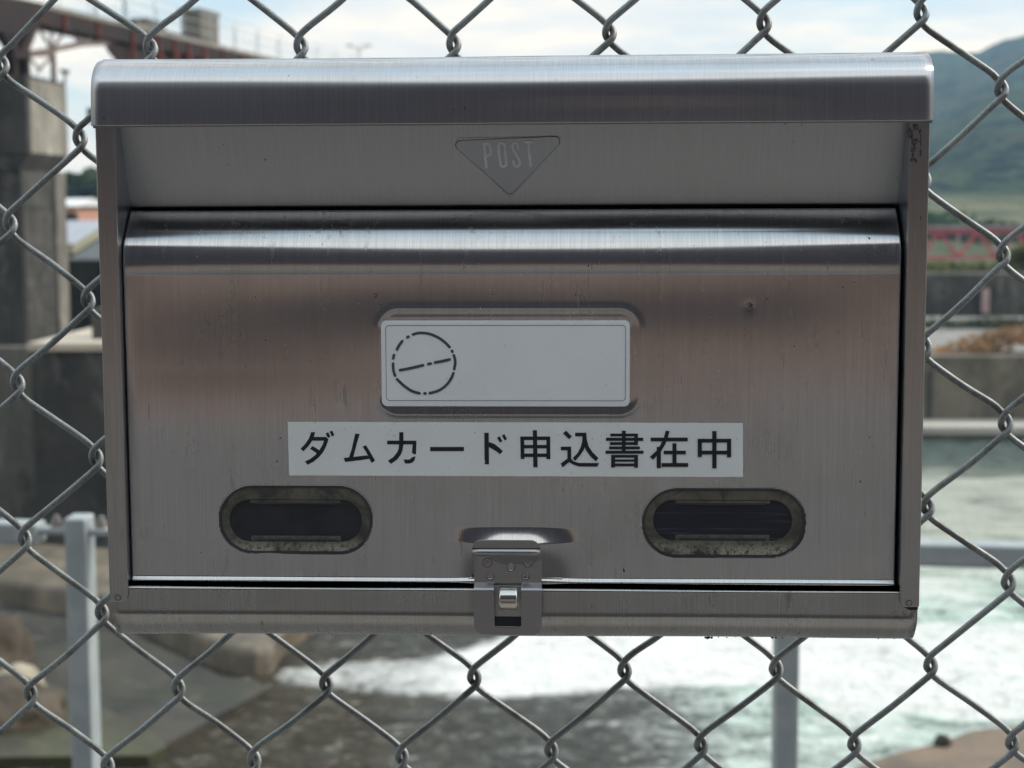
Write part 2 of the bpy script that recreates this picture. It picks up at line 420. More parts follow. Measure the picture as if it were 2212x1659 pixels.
# caked dirt crumbs under the tray edge
mb = MB(); rnd = random.Random(3)
def crumb(mb, x, y, z, r):
    n = 7; ph = rnd.random()*6
    vv = [(x+r*rnd.uniform(.6, 1.1)*math.cos(ph+6.283*k/n), y+rnd.uniform(-.3, .3)*r, z+r*rnd.uniform(.5, 1)*math.sin(ph+6.283*k/n)) for k in range(n)]
    vv += [(x, y-r, z), (x, y+r, z)]
    mb.add(vv, [(k, (k+1) % n, n) for k in range(n)]+[((k+1) % n, k, n+1) for k in range(n)])
for px, rr_ in ((1530, .0012), (1524, .0008), (1537, .0007), (1668, .0009), (1676, .0007), (1690, .0006), (1246, .0006), (1390, .0005)):
    q = at(px, 1379 if px > 1500 else 1372, .022); crumb(mb, q[0], .022, q[2]-BZ+.0004, rr_)
for k in range(90):
    x = rnd.uniform(-.18, .18); crumb(mb, x, .022+rnd.uniform(-.005, .003), -.1297+rnd.uniform(0, .0004), rnd.uniform(.00015, .00045))
mb.build('caked_dirt', simple('caked_dirt', (.10, .075, .05), .9, scale=900), box)

# ---- door: rolled top lip + nearly flat face, pressed features in one height function
DX0, DX1 = -.1776, .1766
YF = .0040                                  # door face plane
ZB = -.0996                                 # door bottom
LA = [(.046, 0), (.048, 4), (.051, 12), (.053, 19), (.0545, 23), (.0575, 30), (.0612, 37), (.064, 42), (.0700, 43), (.0712, 52), (.0720, 74), (.0724, 78)]
lip = []; yy_, zz_p = .0038, .046
for k in range(105):
    z = .046+.00025*k; a_ = np.interp(z, [q[0] for q in LA], [q[1] for q in LA]); lip.append((yy_, z)); yy_ += math.tan(R(a_))*.00025
lip = [(YF-.0002, .0445), (YF-.0001, .0430)][::-1]+lip
lip = lip[::-1]
face_n = 330
ztop_face = lip[-1][1]
prof = list(lip)+[(YF, ztop_face+(ZB+.0012-ztop_face)*k/face_n) for k in range(1, face_n+1)]
prof += [(YF-.0001, ZB+.0010), (YF-.0006, ZB+.0004), (YF-.0011, ZB-.0001), (YF-.0013, ZB-.0005), (YF-.0011, ZB-.0009), (YF+.001, ZB-.0010), (YF+.014, ZB-.0008)]
prof = prof[::-1]                           # travel upwards: outside to the left
def sd_rr(x, z, cx_, cz_, hx, hz, r):
    qx, qz = abs(x-cx_)-hx+r, abs(z-cz_)-hz+r
    return math.hypot(max(qx, 0), max(qz, 0))+min(max(qx, qz), 0)-r
def sstep(a, b, t):
    t = max(0.0, min(1.0, (t-a)/(b-a))); return t*t*(3-2*t)
def rectB(x0, y0, x1, y1, Y=YF):
    a = B(x0, (y0), Y); b = B(x1, y1, Y); return (a[0]+b[0])/2, (a[1]+b[1])/2, (b[0]-a[0])/2, (a[1]-b[1])/2
NP = rectB(823, 693, 1360, 878)
GR = rectB(815, 666, 1382, 896)             # centre line of the pressed bead
W1 = rectB(471, 1047, 807, 1197); W2 = rectB(1387, 1053, 1740, 1205)
DN = rectB(1030, 1138, 1200, 1172)
DEN = B(1618, 664, YF)
def door_h(x, z, i):
    h = wav(x, z, 1.15, 1)
    e = 1-(x/.18)**2
    h += noise.noise(Vector((x*13, z*46, 9)))*.00022*sstep(-.045, -.08, z)
    h += -.00050*e*math.exp(-((z-.036)/.016)**2)+.00030*e*math.sin((z+.1)*34)
    d = sd_rr(x, z, GR[0], GR[1], GR[2], GR[3], .0095)
    h += .00028*math.exp(-(d/.0014)**2)
    di = sd_rr(x, z, NP[0], NP[1], NP[2]+.0009, NP[3]+.0007, .004)
    h -= .00018*sstep(.0008, -.0008, di)
    for c in (W1, W2):
        d = sd_rr(x, z, c[0], c[1], c[2], c[3], c[3])
        h -= .0016*sstep(-.0001, -.0011, d)
    # pressed ledge over the latch: swells outwards towards its lower end
    qx = sstep(.034, .005, abs(x-DN[0])); t = (DN[1]+DN[3]-z)/(2*DN[3])
    if -.2 < t < 5: h += .0036*qx*max(0.0, min(1.0, t))**1.35*sstep(5.2, 1.1, t)
    h -= .00007*math.exp(-((x-DEN[0])**2+(z-DEN[1])**2)/(.0026**2))
    h *= sstep(-.1775, -.172, x)*sstep(.1770, .172, x) if abs(x) > .17 else 1
    h += .00075*abs(x/.177)**2.5*math.exp(-((z-.0570)/.0038)**2)
    if z > ztop_face: h *= 1 if z < .062 else max(0, 1-(z-.062)/.008)
    return h
nx = 520
door = profile_sheet('door', prof, DX0, DX1, M_DOOR, nx=nx, hfun=door_h, thick=.0008)

flakes('dark_spot', (1611, 652, 1626, 675), 26, .00012, .0004, YF-.0002, M_ROT, .2)
flakes('dark_spot', (806, 634, 816, 645), 10, .00012, .0003, YF-.0002, M_ROT, .3)
flakes('corrosion', (1960, 268, 1990, 350), 330, .00018, .00042, -.00162, M_ROT)
flakes('tray_grime', (1925, 1322, 1980, 1340), 40, .00012, .0003, -.0002, M_ROT, .1)
# name plate with its hand-drawn mark
pl = rrect(NP[0]-NP[2], NP[0]+NP[2], NP[1]-NP[3], NP[1]+NP[3], .0026)
yP = YF-.0001
plate = MB().prism(pl, yP-.0006, yP+.0006).build('name_plate', M_PLATE, box, bevel=.0002)
def zC(X, Y_, y=yP): return B((1400+X*.5425)/1.8228, (1150+Y_*.5425)/1.8228, y)
a = zC(217, 240); b = zC(1960, 790)
ro = rrect(a[0], b[0], b[1], a[1], .0018); ri = rrect(a[0]+.00024, b[0]-.00024, b[1]+.00024, a[1]-.00024, .0016)
ring('border_line', ro, ri, yP-.00068, yP-.0005, M_LINE, plate)
mk = MB()
marks = [[(418, 307), (450, 298), (490, 296), (545, 305), (600, 329), (645, 360), (683, 398)], [(700, 426), (704, 432)],
         [(714, 458), (722, 485), (724, 515), (717, 558)], [(711, 588), (695, 625), (670, 662), (635, 695), (595, 717), (540, 733)],
         [(502, 734), (508, 735)], [(465, 733), (425, 723), (388, 704), (345, 672), (303, 632)], [(288, 605), (278, 575), (274, 545), (274, 518)],
         [(274, 480), (280, 456)], [(302, 415), (318, 385), (340, 355)], [(377, 327), (385, 323)],
         [(325, 565), (410, 549), (490, 530)], [(529, 521), (546, 518)], [(578, 510), (630, 500), (683, 488)]]
for k, mm in enumerate(marks):
    pts = [Vector(zC(*q)) for q in mm]
    pts = smooth_line(pts, 4) if len(pts) > 2 else pts
    mk.prism(strip(pts, .00125), yP-.00072-.00001*k, yP-.0006)
mk.build('drawn_mark', M_MARK, plate)

# sticker and its writing
c4 = [B(622, 911, YF-.0002), B(625, 1026.5, YF-.0002), B(1605, 1030, YF-.0002), B(1604.5, 914, YF-.0002)]
yS = YF-.0006
edge = []
for i in range(4):                          # slightly nibbled edges
    p, q = Vector(c4[i]), Vector(c4[(i+1) % 4]); n = 46 if i in (1, 3) else 8
    for k in range(n):
        t = k/n; pt_ = p.lerp(q, t); nn = Vector((-(q-p).y, (q-p).x)).normalized()
        edge.append(tuple(pt_+nn*noise.noise(Vector((k*.7, i*9, 2)))*.00012*(1 if k else 0)))
sticker = MB().prism(ccw(edge), yS, YF+.0006).build('sticker', M_STICKER, box)
Z1, Z2 = 900/2212, 950/2212
def z1(p): return B((1100+p[0]*Z1)/1.8228, (1650+p[1]*Z1)/1.8228, yS)
def z2(p): return B((2000+p[0]*Z2)/1.8228, (1650+p[1]*Z2)/1.8228, yS)
def rc(x0, y0, x1, y1): return [(x0, y0), (x1, y0), (x1, y1), (x0, y1)]
G1 = {
 'A': [[(307, 127), (347, 127), (341, 150), (334, 173), (452, 173), (450, 209), (318, 209), (285, 258), (233, 313), (205, 287), (250, 240), (285, 190), (300, 150)],
       [(450, 173), (475, 195), (468, 222), (448, 275), (420, 325), (380, 372), (330, 413), (273, 442), (247, 411), (300, 385), (345, 350), (385, 305), (415, 255), (432, 209)],
       [(320, 262), (345, 275), (388, 303), (362, 332), (325, 305), (296, 288)],
       [(448, 140), (473, 128), (495, 170), (470, 183)], [(486, 121), (511, 112), (533, 156), (508, 167)]],
 'B': [[(735, 139), (778, 145), (757, 210), (715, 372), (672, 376), (700, 290), (718, 210)], [(622, 376), (700, 368), (850, 351), (878, 383), (780, 398), (637, 415)],
       [(806, 268), (838, 252), (875, 312), (905, 365), (926, 402), (891, 425), (860, 360), (840, 318)]],
 'C': [rc(1043, 209, 1326, 245), [(1161, 127), (1201, 127), (1201, 245), (1192, 300), (1175, 345), (1140, 392), (1079, 434), (1051, 402), (1100, 370), (1140, 322), (1155, 285), (1158, 245)],
       [(1290, 243), (1326, 243), (1321, 342), (1310, 338), (1300, 340), (1292, 330), (1284, 328)],
       [(1203, 391), (1245, 392), (1262, 390), (1275, 378), (1283, 368), (1292, 370), (1303, 362), (1317, 362), (1310, 395), (1290, 420), (1255, 430), (1216, 429)]],
 'D': [rc(1460, 270, 1786, 310)],
 'E': [[(1983, 133), (2026, 133), (2029, 438), (1992, 437), (1988, 425), (1992, 405), (1986, 395)], [(2024, 222), (2080, 240), (2125, 275), (2163, 310), (2137, 340), (2090, 305), (2024, 268)],
       [(2107, 180), (2132, 168), (2158, 214), (2134, 227)], [(2154, 158), (2179, 147), (2203, 194), (2179, 206)]]}
G2 = {
 'F': [[(113, 160), (149, 160), (151, 366), (117, 366)], [(352, 160), (387, 160), (389, 367), (354, 367)], rc(147, 160, 354, 192), rc(147, 237, 354, 268), rc(147, 316, 355, 347),
       [(228, 102), (266, 102), (272, 440), (233, 440)]],
 'G': [[(532, 106), (586, 158), (562, 185), (506, 131)], rc(616, 125, 720, 158),
       [(683, 156), (720, 156), (716, 220), (695, 282), (660, 335), (615, 384), (595, 357), (640, 310), (668, 255), (682, 200)],
       [(708, 156), (721, 156), (724, 195), (740, 250), (777, 305), (829, 357), (807, 387), (760, 345), (722, 295), (703, 258), (706, 200)],
       [(485, 253), (580, 253), (580, 365), (603, 388), (650, 402), (835, 403), (819, 435), (655, 434), (600, 417), (560, 394), (500, 443), (484, 408), (545, 362), (545, 286), (485, 286)]],
 'H': [rc(1045, 106, 1080, 292), rc(938, 133, 1192, 158), rc(1158, 156, 1192, 239), rc(900, 171, 1240, 199), rc(935, 211, 1192, 237), rc(928, 251, 1209, 277), rc(895, 290, 1243, 317),
       rc(946, 328, 982, 443), rc(1157, 328, 1192, 445), rc(980, 328, 1159, 353), rc(980, 370, 1159, 390), rc(980, 407, 1159, 432)],
 'I': [rc(1309, 170, 1648, 203), [(1447, 105), (1482, 112), (1465, 170), (1440, 235), (1402, 298), (1330, 372), (1302, 346), (1362, 290), (1400, 235), (1430, 170)], rc(1364, 255, 1402, 448),
       rc(1428, 290, 1631, 322), rc(1508, 222, 1545, 405), rc(1409, 403, 1652, 437)],
 'J': [rc(1740, 181, 2046, 214), rc(1740, 212, 1778, 347), rc(2008, 212, 2046, 349), rc(1776, 290, 2010, 323), rc(1873, 110, 1912, 450)]}
lt = MB(); k = 0
for G, fn in ((G1, z1), (G2, z2)):
    for g in G.values():
        for s_ in g:
            k += 1; lt.prism(ccw([fn(q) for q in s_]), yS-.00006-.000004*k, yS+.0001)
lt.build('lettering', M_INK, sticker)

# viewing windows
m_, nt_, b_ = newmat('dirty_clear_plastic'); M_RIM = m_
t_ = N(nt_, 'ShaderNodeTexCoord'); v_ = t_.outputs['Object']
g1 = NOISE(nt_, v_, 70, 5, .6, .6); g2 = NOISE(nt_, v_, 620, 5, .7)
sepo = N(nt_, 'ShaderNodeSeparateXYZ'); L(nt_, v_, sepo.inputs[0])
lowz = MR(nt_, sepo.outputs[2], -.078, -.090)
c_ = MIX(nt_, MR(nt_, g1, .35, .65), (.030, .031, .028), (.105, .098, .080))
flaky = MA(nt_, 'MULTIPLY', MR(nt_, g2, .36, .52), MA(nt_, 'MULTIPLY', lowz, MR(nt_, g1, .3, .55)))
c_ = MIX(nt_, flaky, c_, (.42, .41, .33))
c_ = MIX(nt_, MR(nt_, g2, .62, .7), c_, (.03, .025, .02))
L(nt_, c_, b_.inputs['Base Color']); b_.inputs['Roughness'].default_value = .22; b_.inputs['Coat Weight'].default_value = .4
M_PANE = simple('smoky_pane', (.010, .013, .020), .16, var=.4, scale=90, col2=(.018, .022, .030))
m_, nt_, b_ = newmat('scratched_pane'); M_PANE2 = m_
t_ = N(nt_, 'ShaderNodeTexCoord'); v_ = t_.outputs['Object']
sc_ = NOISE(nt_, SCALE(nt_, v_, (18, 1, 1100), (0, 0, 0)), 1, 4, .7, .2)
L(nt_, MIX(nt_, MR(nt_, sc_, .52, .72), (.010, .013, .024), (.060, .066, .085)), b_.inputs['Base Color'])
b_.inputs['Roughness'].default_value = .25
M_CLIP = simple('grey_clear_clip', (.10, .105, .095), .25, var=.4, scale=200)
for k, (c, inner) in enumerate(((W1, (496, 1078, 783, 1170)), (W2, (1411, 1079, 1710, 1168)))):
    y0 = YF+.0016
    win = empty('window', (0, 0, 0)); win.parent = box
    if k == 0: win['label'] = 'oblong smoky window with flaking rim'
    else: win['label'] = 'oblong window with scratched pane'
    ic = rectB(inner[0], inner[1], inner[2], inner[3], YF+.001)
    I_ = rrect(ic[0]-ic[2], ic[0]+ic[2], ic[1]-ic[3], ic[1]+ic[3], ic[3]-.0002, 14)
    O2 = rrect(c[0]-c[2]+.0012, c[0]+c[2]-.0012, c[1]-c[3]+.0012, c[1]+c[3]-.0012, c[3]-.0014, 14)
    ring('rim', O2, I_, y0-.0013, y0+.0001, M_RIM, win)
    ring('seal', rrect(c[0]-c[2]-.0003, c[0]+c[2]+.0003, c[1]-c[3]-.0003, c[1]+c[3]+.0003, c[3], 14), O2, YF-.00005, y0+.0002, M_DARKGAP, win)
    MB().prism(rrect(ic[0]-ic[2]-.0003, ic[0]+ic[2]+.0003, ic[1]-ic[3]-.0003, ic[1]+ic[3]+.0003, ic[3], 14), y0-.0004, y0+.0002).build('pane', M_PANE if k == 0 else M_PANE2, win)
    wcl = ic[2]*.68
    for up_ in (0, 1):
        zc_ = ic[1]+(ic[3]-.0010 if up_ else -ic[3]+.0016)
        MB().prism(rrect(ic[0]-wcl, ic[0]+wcl, zc_-(.0007 if up_ else .0014), zc_+(.0007 if up_ else .0012), .0005, 3), y0-.0012, y0-.0004).build('clip', M_CLIP if not up_ else M_RIM, win)
        MB().box(ic[0]-wcl*.92, ic[0]+wcl*.92, y0-.00135, y0-.0012, zc_-.0012, zc_-.0004).build('slot', M_DARKGAP, win)

# raised triangular emblem
def zE(X, Y_, y): return B((1700+X*.27125)/1.8228, (480+Y_*.27125)/1.8228, y)
def rounded_tri(P, r, n=8):
    out = []
    for i in range(3):
        p = Vector(P[i]); a = (Vector(P[i-1])-p).normalized(); b = (Vector(P[(i+1) % 3])-p).normalized()
        ang = a.angle(b)/2; d = r/math.tan(ang); c = p+(a+b).normalized()*(r/math.sin(ang))
        s0 = p+a*d-c; s1 = p+b*d-c; t0 = math.atan2(s0.y, s0.x); t1 = math.atan2(s1.y, s1.x)
        dt = (t1-t0+math.pi) % (2*math.pi)-math.pi
        out += [(c.x+r*math.cos(t0+dt*k/n), c.y+r*math.sin(t0+dt*k/n)) for k in range(n+1)]
    return ccw(out)
yE = .0135
EP = [zE(*q, yE) for q in ((255, 284), (1960, 215), (1133, 1065))]
EO = [zE(*q, yE) for q in ((255, 232), (1990, 215), (1133, 1105))]
slope = (.0222-.0048)/(.1125-.0723)         # panel leans back going down
def lean(o, off=0.0):                        # shear the emblem so that it lies on the leaning panel
    for v in o.data.vertices:
        v.co.y += .0222-slope*(v.co.z-.0723)-yE-off
    return o
emb = lean(MB().prism(rounded_tri(EO, .0022), yE-.0003, yE+.0004).build('emblem_rim', M_PANEL, box, bevel=.0003), 0)
emb.name = 'emblem'
pe = lean(MB().prism(rounded_tri(EP, .0022), yE-.0007, yE+.0002).build('plate', M_EMBL, emb, bevel=.00015), 0)
ln = MB()
op = rounded_tri(EP, .0022); cpt = Vector((sum(p[0] for p in op)/len(op), sum(p[1] for p in op)/len(op)))
# dark seam around the plate
n = len(op); o2 = [tuple(cpt+(Vector(p)-cpt)*1.014) for p in op]
lean(ring('seam', o2, op, yE-.00036, yE-.0001, M_DARKGAP, emb), 0)
le = MB(); k = 0
for pts, cl in (([(768, 320), (793, 660)], 0), ([(768, 326), (830, 326), (855, 365), (862, 450), (840, 486), (783, 496)], 0),
                ([(1025, 314), (1062, 330), (1070, 400), (1083, 600), (1062, 642), (1028, 650), (1002, 620), (985, 500), (976, 380), (990, 328)], 1),
                ([(1258, 385), (1250, 328), (1215, 314), (1180, 338), (1185, 400), (1215, 460), (1255, 520), (1278, 590), (1268, 632), (1235, 646), (1200, 630), (1188, 575)], 0),
                ([(1365, 300), (1465, 302)], 0), ([(1410, 302), (1437, 640)], 0)):
    P_ = [Vector(zE(*q, yE)) for q in pts]
    if len(P_) > 2: P_ = smooth_line(P_, 3, closed=bool(cl))
    if cl: P_ = P_+[P_[0], P_[1]]
    for i in range(len(P_)-1):               # short segments so that curved strokes stay clean
        k += 1; le.prism(strip([P_[i], P_[i+1]], .00115 if len(pts) > 2 else .0012), yE-.00082-.0000015*k, yE-.0006)
lean(le.build('lettering', M_EMBL_T, emb), 0)

# latch: riveted plate with bent tab, hasp with window over a curved staple
def zL(X, Y_, y): return B(960.06+X*.1819, 1097.2+Y_*.1819, y)
latch = empty('latch', (0, 0, 0)); latch.parent = box
xa, zt_ = zL(352, 565, .001); xb, zb_ = zL(1155, 905, .001)
YL = .0012
MB().box(xa, xb, YL, YL+.0010, zb_, zt_).build('plate', M_LATCH, latch, bevel=.0002)
ta, tz0 = zL(330, 470, .001); tb, tz1 = zL(1140, 380, .001)
MB().prism(ccw([(ta, tz0), (ta, tz1-.0045)]+[(ta+.0045-.0045*math.cos(R(90*k/8)), tz1-.0045+.0045*math.sin(R(90*k/8))) for k in range(1, 9)]
   + [(tb-.0045+.0045*math.sin(R(90*k/8)), tz1-.0045+.0045*math.cos(R(90*k/8))) for k in range(0, 9)]+[(tb, tz0)]), -.0002, .0008).build('tab', M_LATCH, latch, bevel=.0002)
hz = (tz0+zt_)/2; hr = (tz0-zt_)/2
roll = arc(.0012, hz, .0026, hr, 270, 90, 16)
profile_sheet('hinge_roll', [(y, z) for y, z in roll], ta, tb, M_LATCH, nx=6, thick=.0006, parent=latch)
for X, Y_, rad in ((510, 650, .0020), (990, 650, .0020), (790, 705, .0018), (545, 810, .0017), (965, 808, .0017)):
    x, z = zL(X, Y_, YL); n = 24; V = []; F = []
    prof_ = [(1.0, 0.0), (.94, -.00030), (.80, -.00022), (.74, -.00008), (.45, -.00040 if rad > .0019 else -.0001), (0.05, -.00055 if rad > .0019 else -.0001)]
    for rr_, yy in prof_:
        V += [(x+rad*rr_*math.cos(6.2832*k/n), YL+yy, z+rad*rr_*math.sin(6.2832*k/n)) for k in range(n)]
    for i in range(len(prof_)-1): F += [(i*n+k, i*n+(k+1) % n, (i+1)*n+(k+1) % n, (i+1)*n+k) for k in range(n)]
    F.append(tuple((len(prof_)-1)*n+k for k in range(n)))
    mesh('rivet', V, F, M_TRAY if rad < .0019 else M_LATCH, latch, smooth=True)
    ring('rivet_seam', [(x+rad*1.15*math.cos(6.2832*k/n), z+rad*1.15*math.sin(6.2832*k/n)) for k in range(n)],
         [(x+rad*.97*math.cos(6.2832*k/n), z+rad*.97*math.sin(6.2832*k/n)) for k in range(n)], YL-.00006, YL+.0002, simple('rivet_grime', (.055, .038, .032), .8) if 'rg_' not in globals() else rg_, latch)
    rg_ = bpy.data.materials['rivet_grime']
# hasp: two cheeks joined below the window, stepping outwards at its top
ax, az = zL(352, 905, -.002); bx_, bz_ = zL(1157, 1500, -.003)
hx0, hz0 = zL(588, 897, -.003); hx1, hz1 = zL(914, 1417, -.003)
YH = -.0045
topz = az; botz = bz_
hasp = MB(); rr_ = .0048
outer = [(ax, topz-.0035)]+[(ax+rr_-rr_*math.cos(R(90*k/8)), botz+rr_-rr_*math.sin(R(90*k/8))) for k in range(9)]+[(bx_-rr_+rr_*math.sin(R(90*k/8)), botz+rr_-rr_*math.cos(R(90*k/8))) for k in range(9)]+[(bx_, topz-.0035)]
left = [(ax, topz-.0035)]+outer[1:10]+[((hx0+hx1)/2, botz), ((hx0+hx1)/2, hz1), (hx0+.001, hz1), (hx0+.0003, hz1+.001), (hx0, topz-.0035)]
right = [(hx1, topz-.0035), (hx1, hz1+.001), (hx1-.001, hz1), ((hx0+hx1)/2, hz1), ((hx0+hx1)/2, botz)]+outer[10:19]+[(bx_, topz-.0035)]
hasp.prism(ccw(left), YH, YH+.0009); hasp.prism(ccw(right), YH, YH+.0009)
for (u0, u1) in ((ax, hx0), (hx1, bx_)):
    st_ = [(YL-.0001, topz+.0002), (YL-.0012, topz-.0002), (YH+.0010, topz-.0014), (YH+.0001, topz-.0022), (YH, topz-.0036)]
    for q in range(4):
        (ya, za), (yb, zb2) = st_[q], st_[q+1]
        hasp.add([(u0, ya, za), (u1, ya, za), (u1, yb, zb2), (u0, yb, zb2), (u0, ya+.0009, za-.0003), (u1, ya+.0009, za-.0003), (u1, yb+.0009, zb2-.0003), (u0, yb+.0009, zb2-.0003)],
                 [(0, 3, 2, 1), (4, 5, 6, 7), (0, 4, 7, 3), (1, 2, 6, 5)])
hasp.build('hasp', M_LATCH, latch)
MB().prism(rrect(hx0-.0004, hx1+.0004, hz1+.0046, hz0-.0012, .0008, 4), -.0012, .0006).build('inner_plate', M_TRAY, latch)
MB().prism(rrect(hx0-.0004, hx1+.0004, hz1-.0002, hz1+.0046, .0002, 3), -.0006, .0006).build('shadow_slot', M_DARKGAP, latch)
sa, sz0 = zL(652, 960, -.006); sb, sz1 = zL(862, 1235, -.006)
profile_sheet('staple', arc(-.0015, (sz0+sz1)/2, .0052, (sz0-sz1)/2, 262, 100, 22), sa, sb, M_STAPLE, nx=8, thick=.0009, parent=latch)
# dirt lines caught beside the latch
rnd = random.Random(11); mbs = (MB(), MB())
for k in range(520):
    s = rnd.choice((0, 1)); mb = mbs[s]; x = (ax-.0004 if s == 0 else bx_+.0002)+abs(rnd.gauss(0, .0006))*(1 if s else -1)
    z = rnd.uniform(zL(0, 880, .003)[1], zL(0, 580, .003)[1]); crumb(mb, x, YF-.0007, z, rnd.uniform(.0001, .00032))
for mb in mbs: mb.build('caked_dirt', bpy.data.materials.get('corner_dirt') or simple('corner_dirt', (.035, .03, .028), .95), latch)

# ------------------------------------------------------------------ chain-link fence
YFN = .1035
nodes_px = {(2, 0): (325, 105), (4, 0): (650, 100), (6, 0): (980, 95), (8, 0): (1316, 70), (10, 0): (1650, 48), (12, 0): (1990, 25), (0, 0): (5, 142),
 (1, 1): (172, 300), (0, 2): (22, 485), (1, 3): (190, 650), (0, 4): (38, 830), (1, 5): (207, 990), (0, 6): (53, 1165), (1, 7): (220, 1325), (0, 8): (66, 1500),
 (2, 8): (385, 1487), (4, 8): (704, 1478), (6, 8): (1024, 1463), (8, 8): (1349, 1447), (10, 8): (1676, 1443), (12, 8): (2010, 1435),
 (1, 9): (232, 1655), (3, 9): (549, 1642), (5, 9): (868, 1634), (7, 9): (1190, 1620), (9, 9): (1514, 1608), (11, 9): (1845, 1606), (13, 9): (2186, 1602),
 (13, 1): (2163, 190), (13, 3): (2167, 548), (13, 5): (2172, 912), (13, 7): (2178, 1255), (12, 4): (1997, 748), (12, 6): (2003, 1092)}
K = np.array(list(nodes_px.keys()), float); Q = np.array([at(*p, YFN)[[0, 2]] for p in nodes_px.values()])
A = np.c_[np.ones(len(K)), K]; C_, *_ = np.linalg.lstsq(A, Q, rcond=None); RES = Q-A@C_
def lat(i, j):
    base = np.array([1, i, j])@C_; d2 = ((K-[i, j])**2).sum(1)
    if d2.min() < 1e-9: return base+RES[d2.argmin()]
    wt = np.exp(-d2/6.0)
    return base+(wt[:, None]*RES).sum(0)/(wt.sum()+.35)
fe = MB(); RW = .00176; rf = random.Random(5)
LT = [(5.9, -2.0, 10.6), (1.5, -2.0, 6.9), (-.7, -1.8, 4.4), (-2.0, -.6, .8), (-1.7, .8, -1.9), (.2, 1.8, -4.3), (4.6, 2.0, -8.8)]
RTN = [(-6.6, 2.0, 9.4), (-1.9, 1.9, 5.2), (.9, 1.5, 2.9), (2.25, .4, 0.0), (2.0, -.9, -2.3), (.5, -1.8, -4.6), (-4.3, -2.0, -8.9)]
I0, I1, J0, J1 = -13, 26, -8, 20
for i in range(I0, I1):
    pts = []
    for j in range(J0, J1):
        left_turn = (i+j) % 2 == 0
        c = lat(i, j) if left_turn else lat(i+1, j)
        sc2 = .001*rf.uniform(.93, 1.08)
        for (dx, dy, dz) in (LT if left_turn else RTN):
            pts.append(Vector((c[0]+dx*sc2, YFN+dy*.001, c[1]+dz*sc2)))
        # a slightly bowed middle of the strand
        nxt = lat(i+1, j+1) if left_turn else lat(i, j+1)
        q = (Vector((c[0], 0, c[1]))+Vector((nxt[0], 0, nxt[1])))/2
        pts.append(Vector((q.x+rf.gauss(0, .0003), YFN+(.0024 if left_turn else -.0024), q.z-.0004+rf.gauss(0, .0003))))
    fe.tube(smooth_line(pts, 3), RW, 10)
fence = fe.build('chain_link_fence', M_WIRE, smooth=True)
tag(fence, 'grey galvanised chain-link fence of woven wire diamonds', 'fence')

# ------------------------------------------------------------------ steel guardrail beyond the fence
M_GALV = simple('galvanised_rail', (.42, .455, .47), .55, metal=.25, var=.18, scale=14, col2=(.34, .375, .39), bump=.0003, bscale=150)
M_BOLT = simple('bolt_zinc', (.42, .38, .36), .4, metal=.6, var=.3, scale=100)
rail = tag(empty('guardrail', (0, 3, 0)), 'grey steel guardrail with square posts standing between fence and river', 'railing')
def chl(o): o.location = (0, -3, 0); return o
def post_at(pxc, Y, wd=.055):
    return at(pxc, 1300, Y)[0]
xpl, xpr = post_at(166, 3.08), post_at(1704, 2.93); ZR = .825
sp_ = xpr-xpl; dY = (2.93-3.08)/sp_
posts = [(xpl-sp_, 3.08-dY*sp_), (xpl, 3.08), (xpr, 2.93), (xpr+sp_, 2.93+dY*sp_)]
for x, y in posts:
    chl(MB().box(x-.0265, x+.0265, y, y+.078, 0.0, ZR+.012).build('post', M_GALV, rail, bevel=.007, seg=3))
for k in range(3):
    (xA, yA), (xB, yB) = posts[k], posts[k+1]
    u = Vector((xB-xA, yB-yA, 0)).normalized()
    a_ = Vector((xA, yA+.038, ZR-.030)); b_2 = Vector((xB, yB+.038, ZR-.030))
    o = MB().bar(a_+u*.095, b_2-u*.095, .062, .052).build('rail', M_GALV, rail, bevel=.008, seg=3); chl(o)
    for p_, s_ in ((a_, 1), (b_2, -1)):
        o = MB().bar(p_+u*s_*.027+Vector((0, 0, .006)), p_+u*s_*.100+Vector((0, 0, .006)), .046, .016).build('bracket', M_GALV, rail, bevel=.003); chl(o)
        q = p_+u*s_*.056; mb = MB(); mb.tube([q+Vector((0, 0, .012)), q+Vector((0, 0, .019))], .017, 18); mb.tube([q+Vector((0, 0, .019)), q+Vector((0, 0, .032))], .0125, 6)
        mb.tube([q+Vector((0, 0, .032)), q+Vector((0, 0, .042))], .007, 12); chl(mb.build('bolt', M_BOLT, rail))
    for z in (.42, .10):
        o = MB().bar(a_.xy.to_3d()+Vector((0, 0, z))+u*.026, b_2.xy.to_3d()+Vector((0, 0, z))-u*.026, .03, .03).build('rail', M_GALV, rail, bevel=.005)
        if z < .3: chl(o)
        else: bpy.data.objects.remove(o)

exec_bg = True
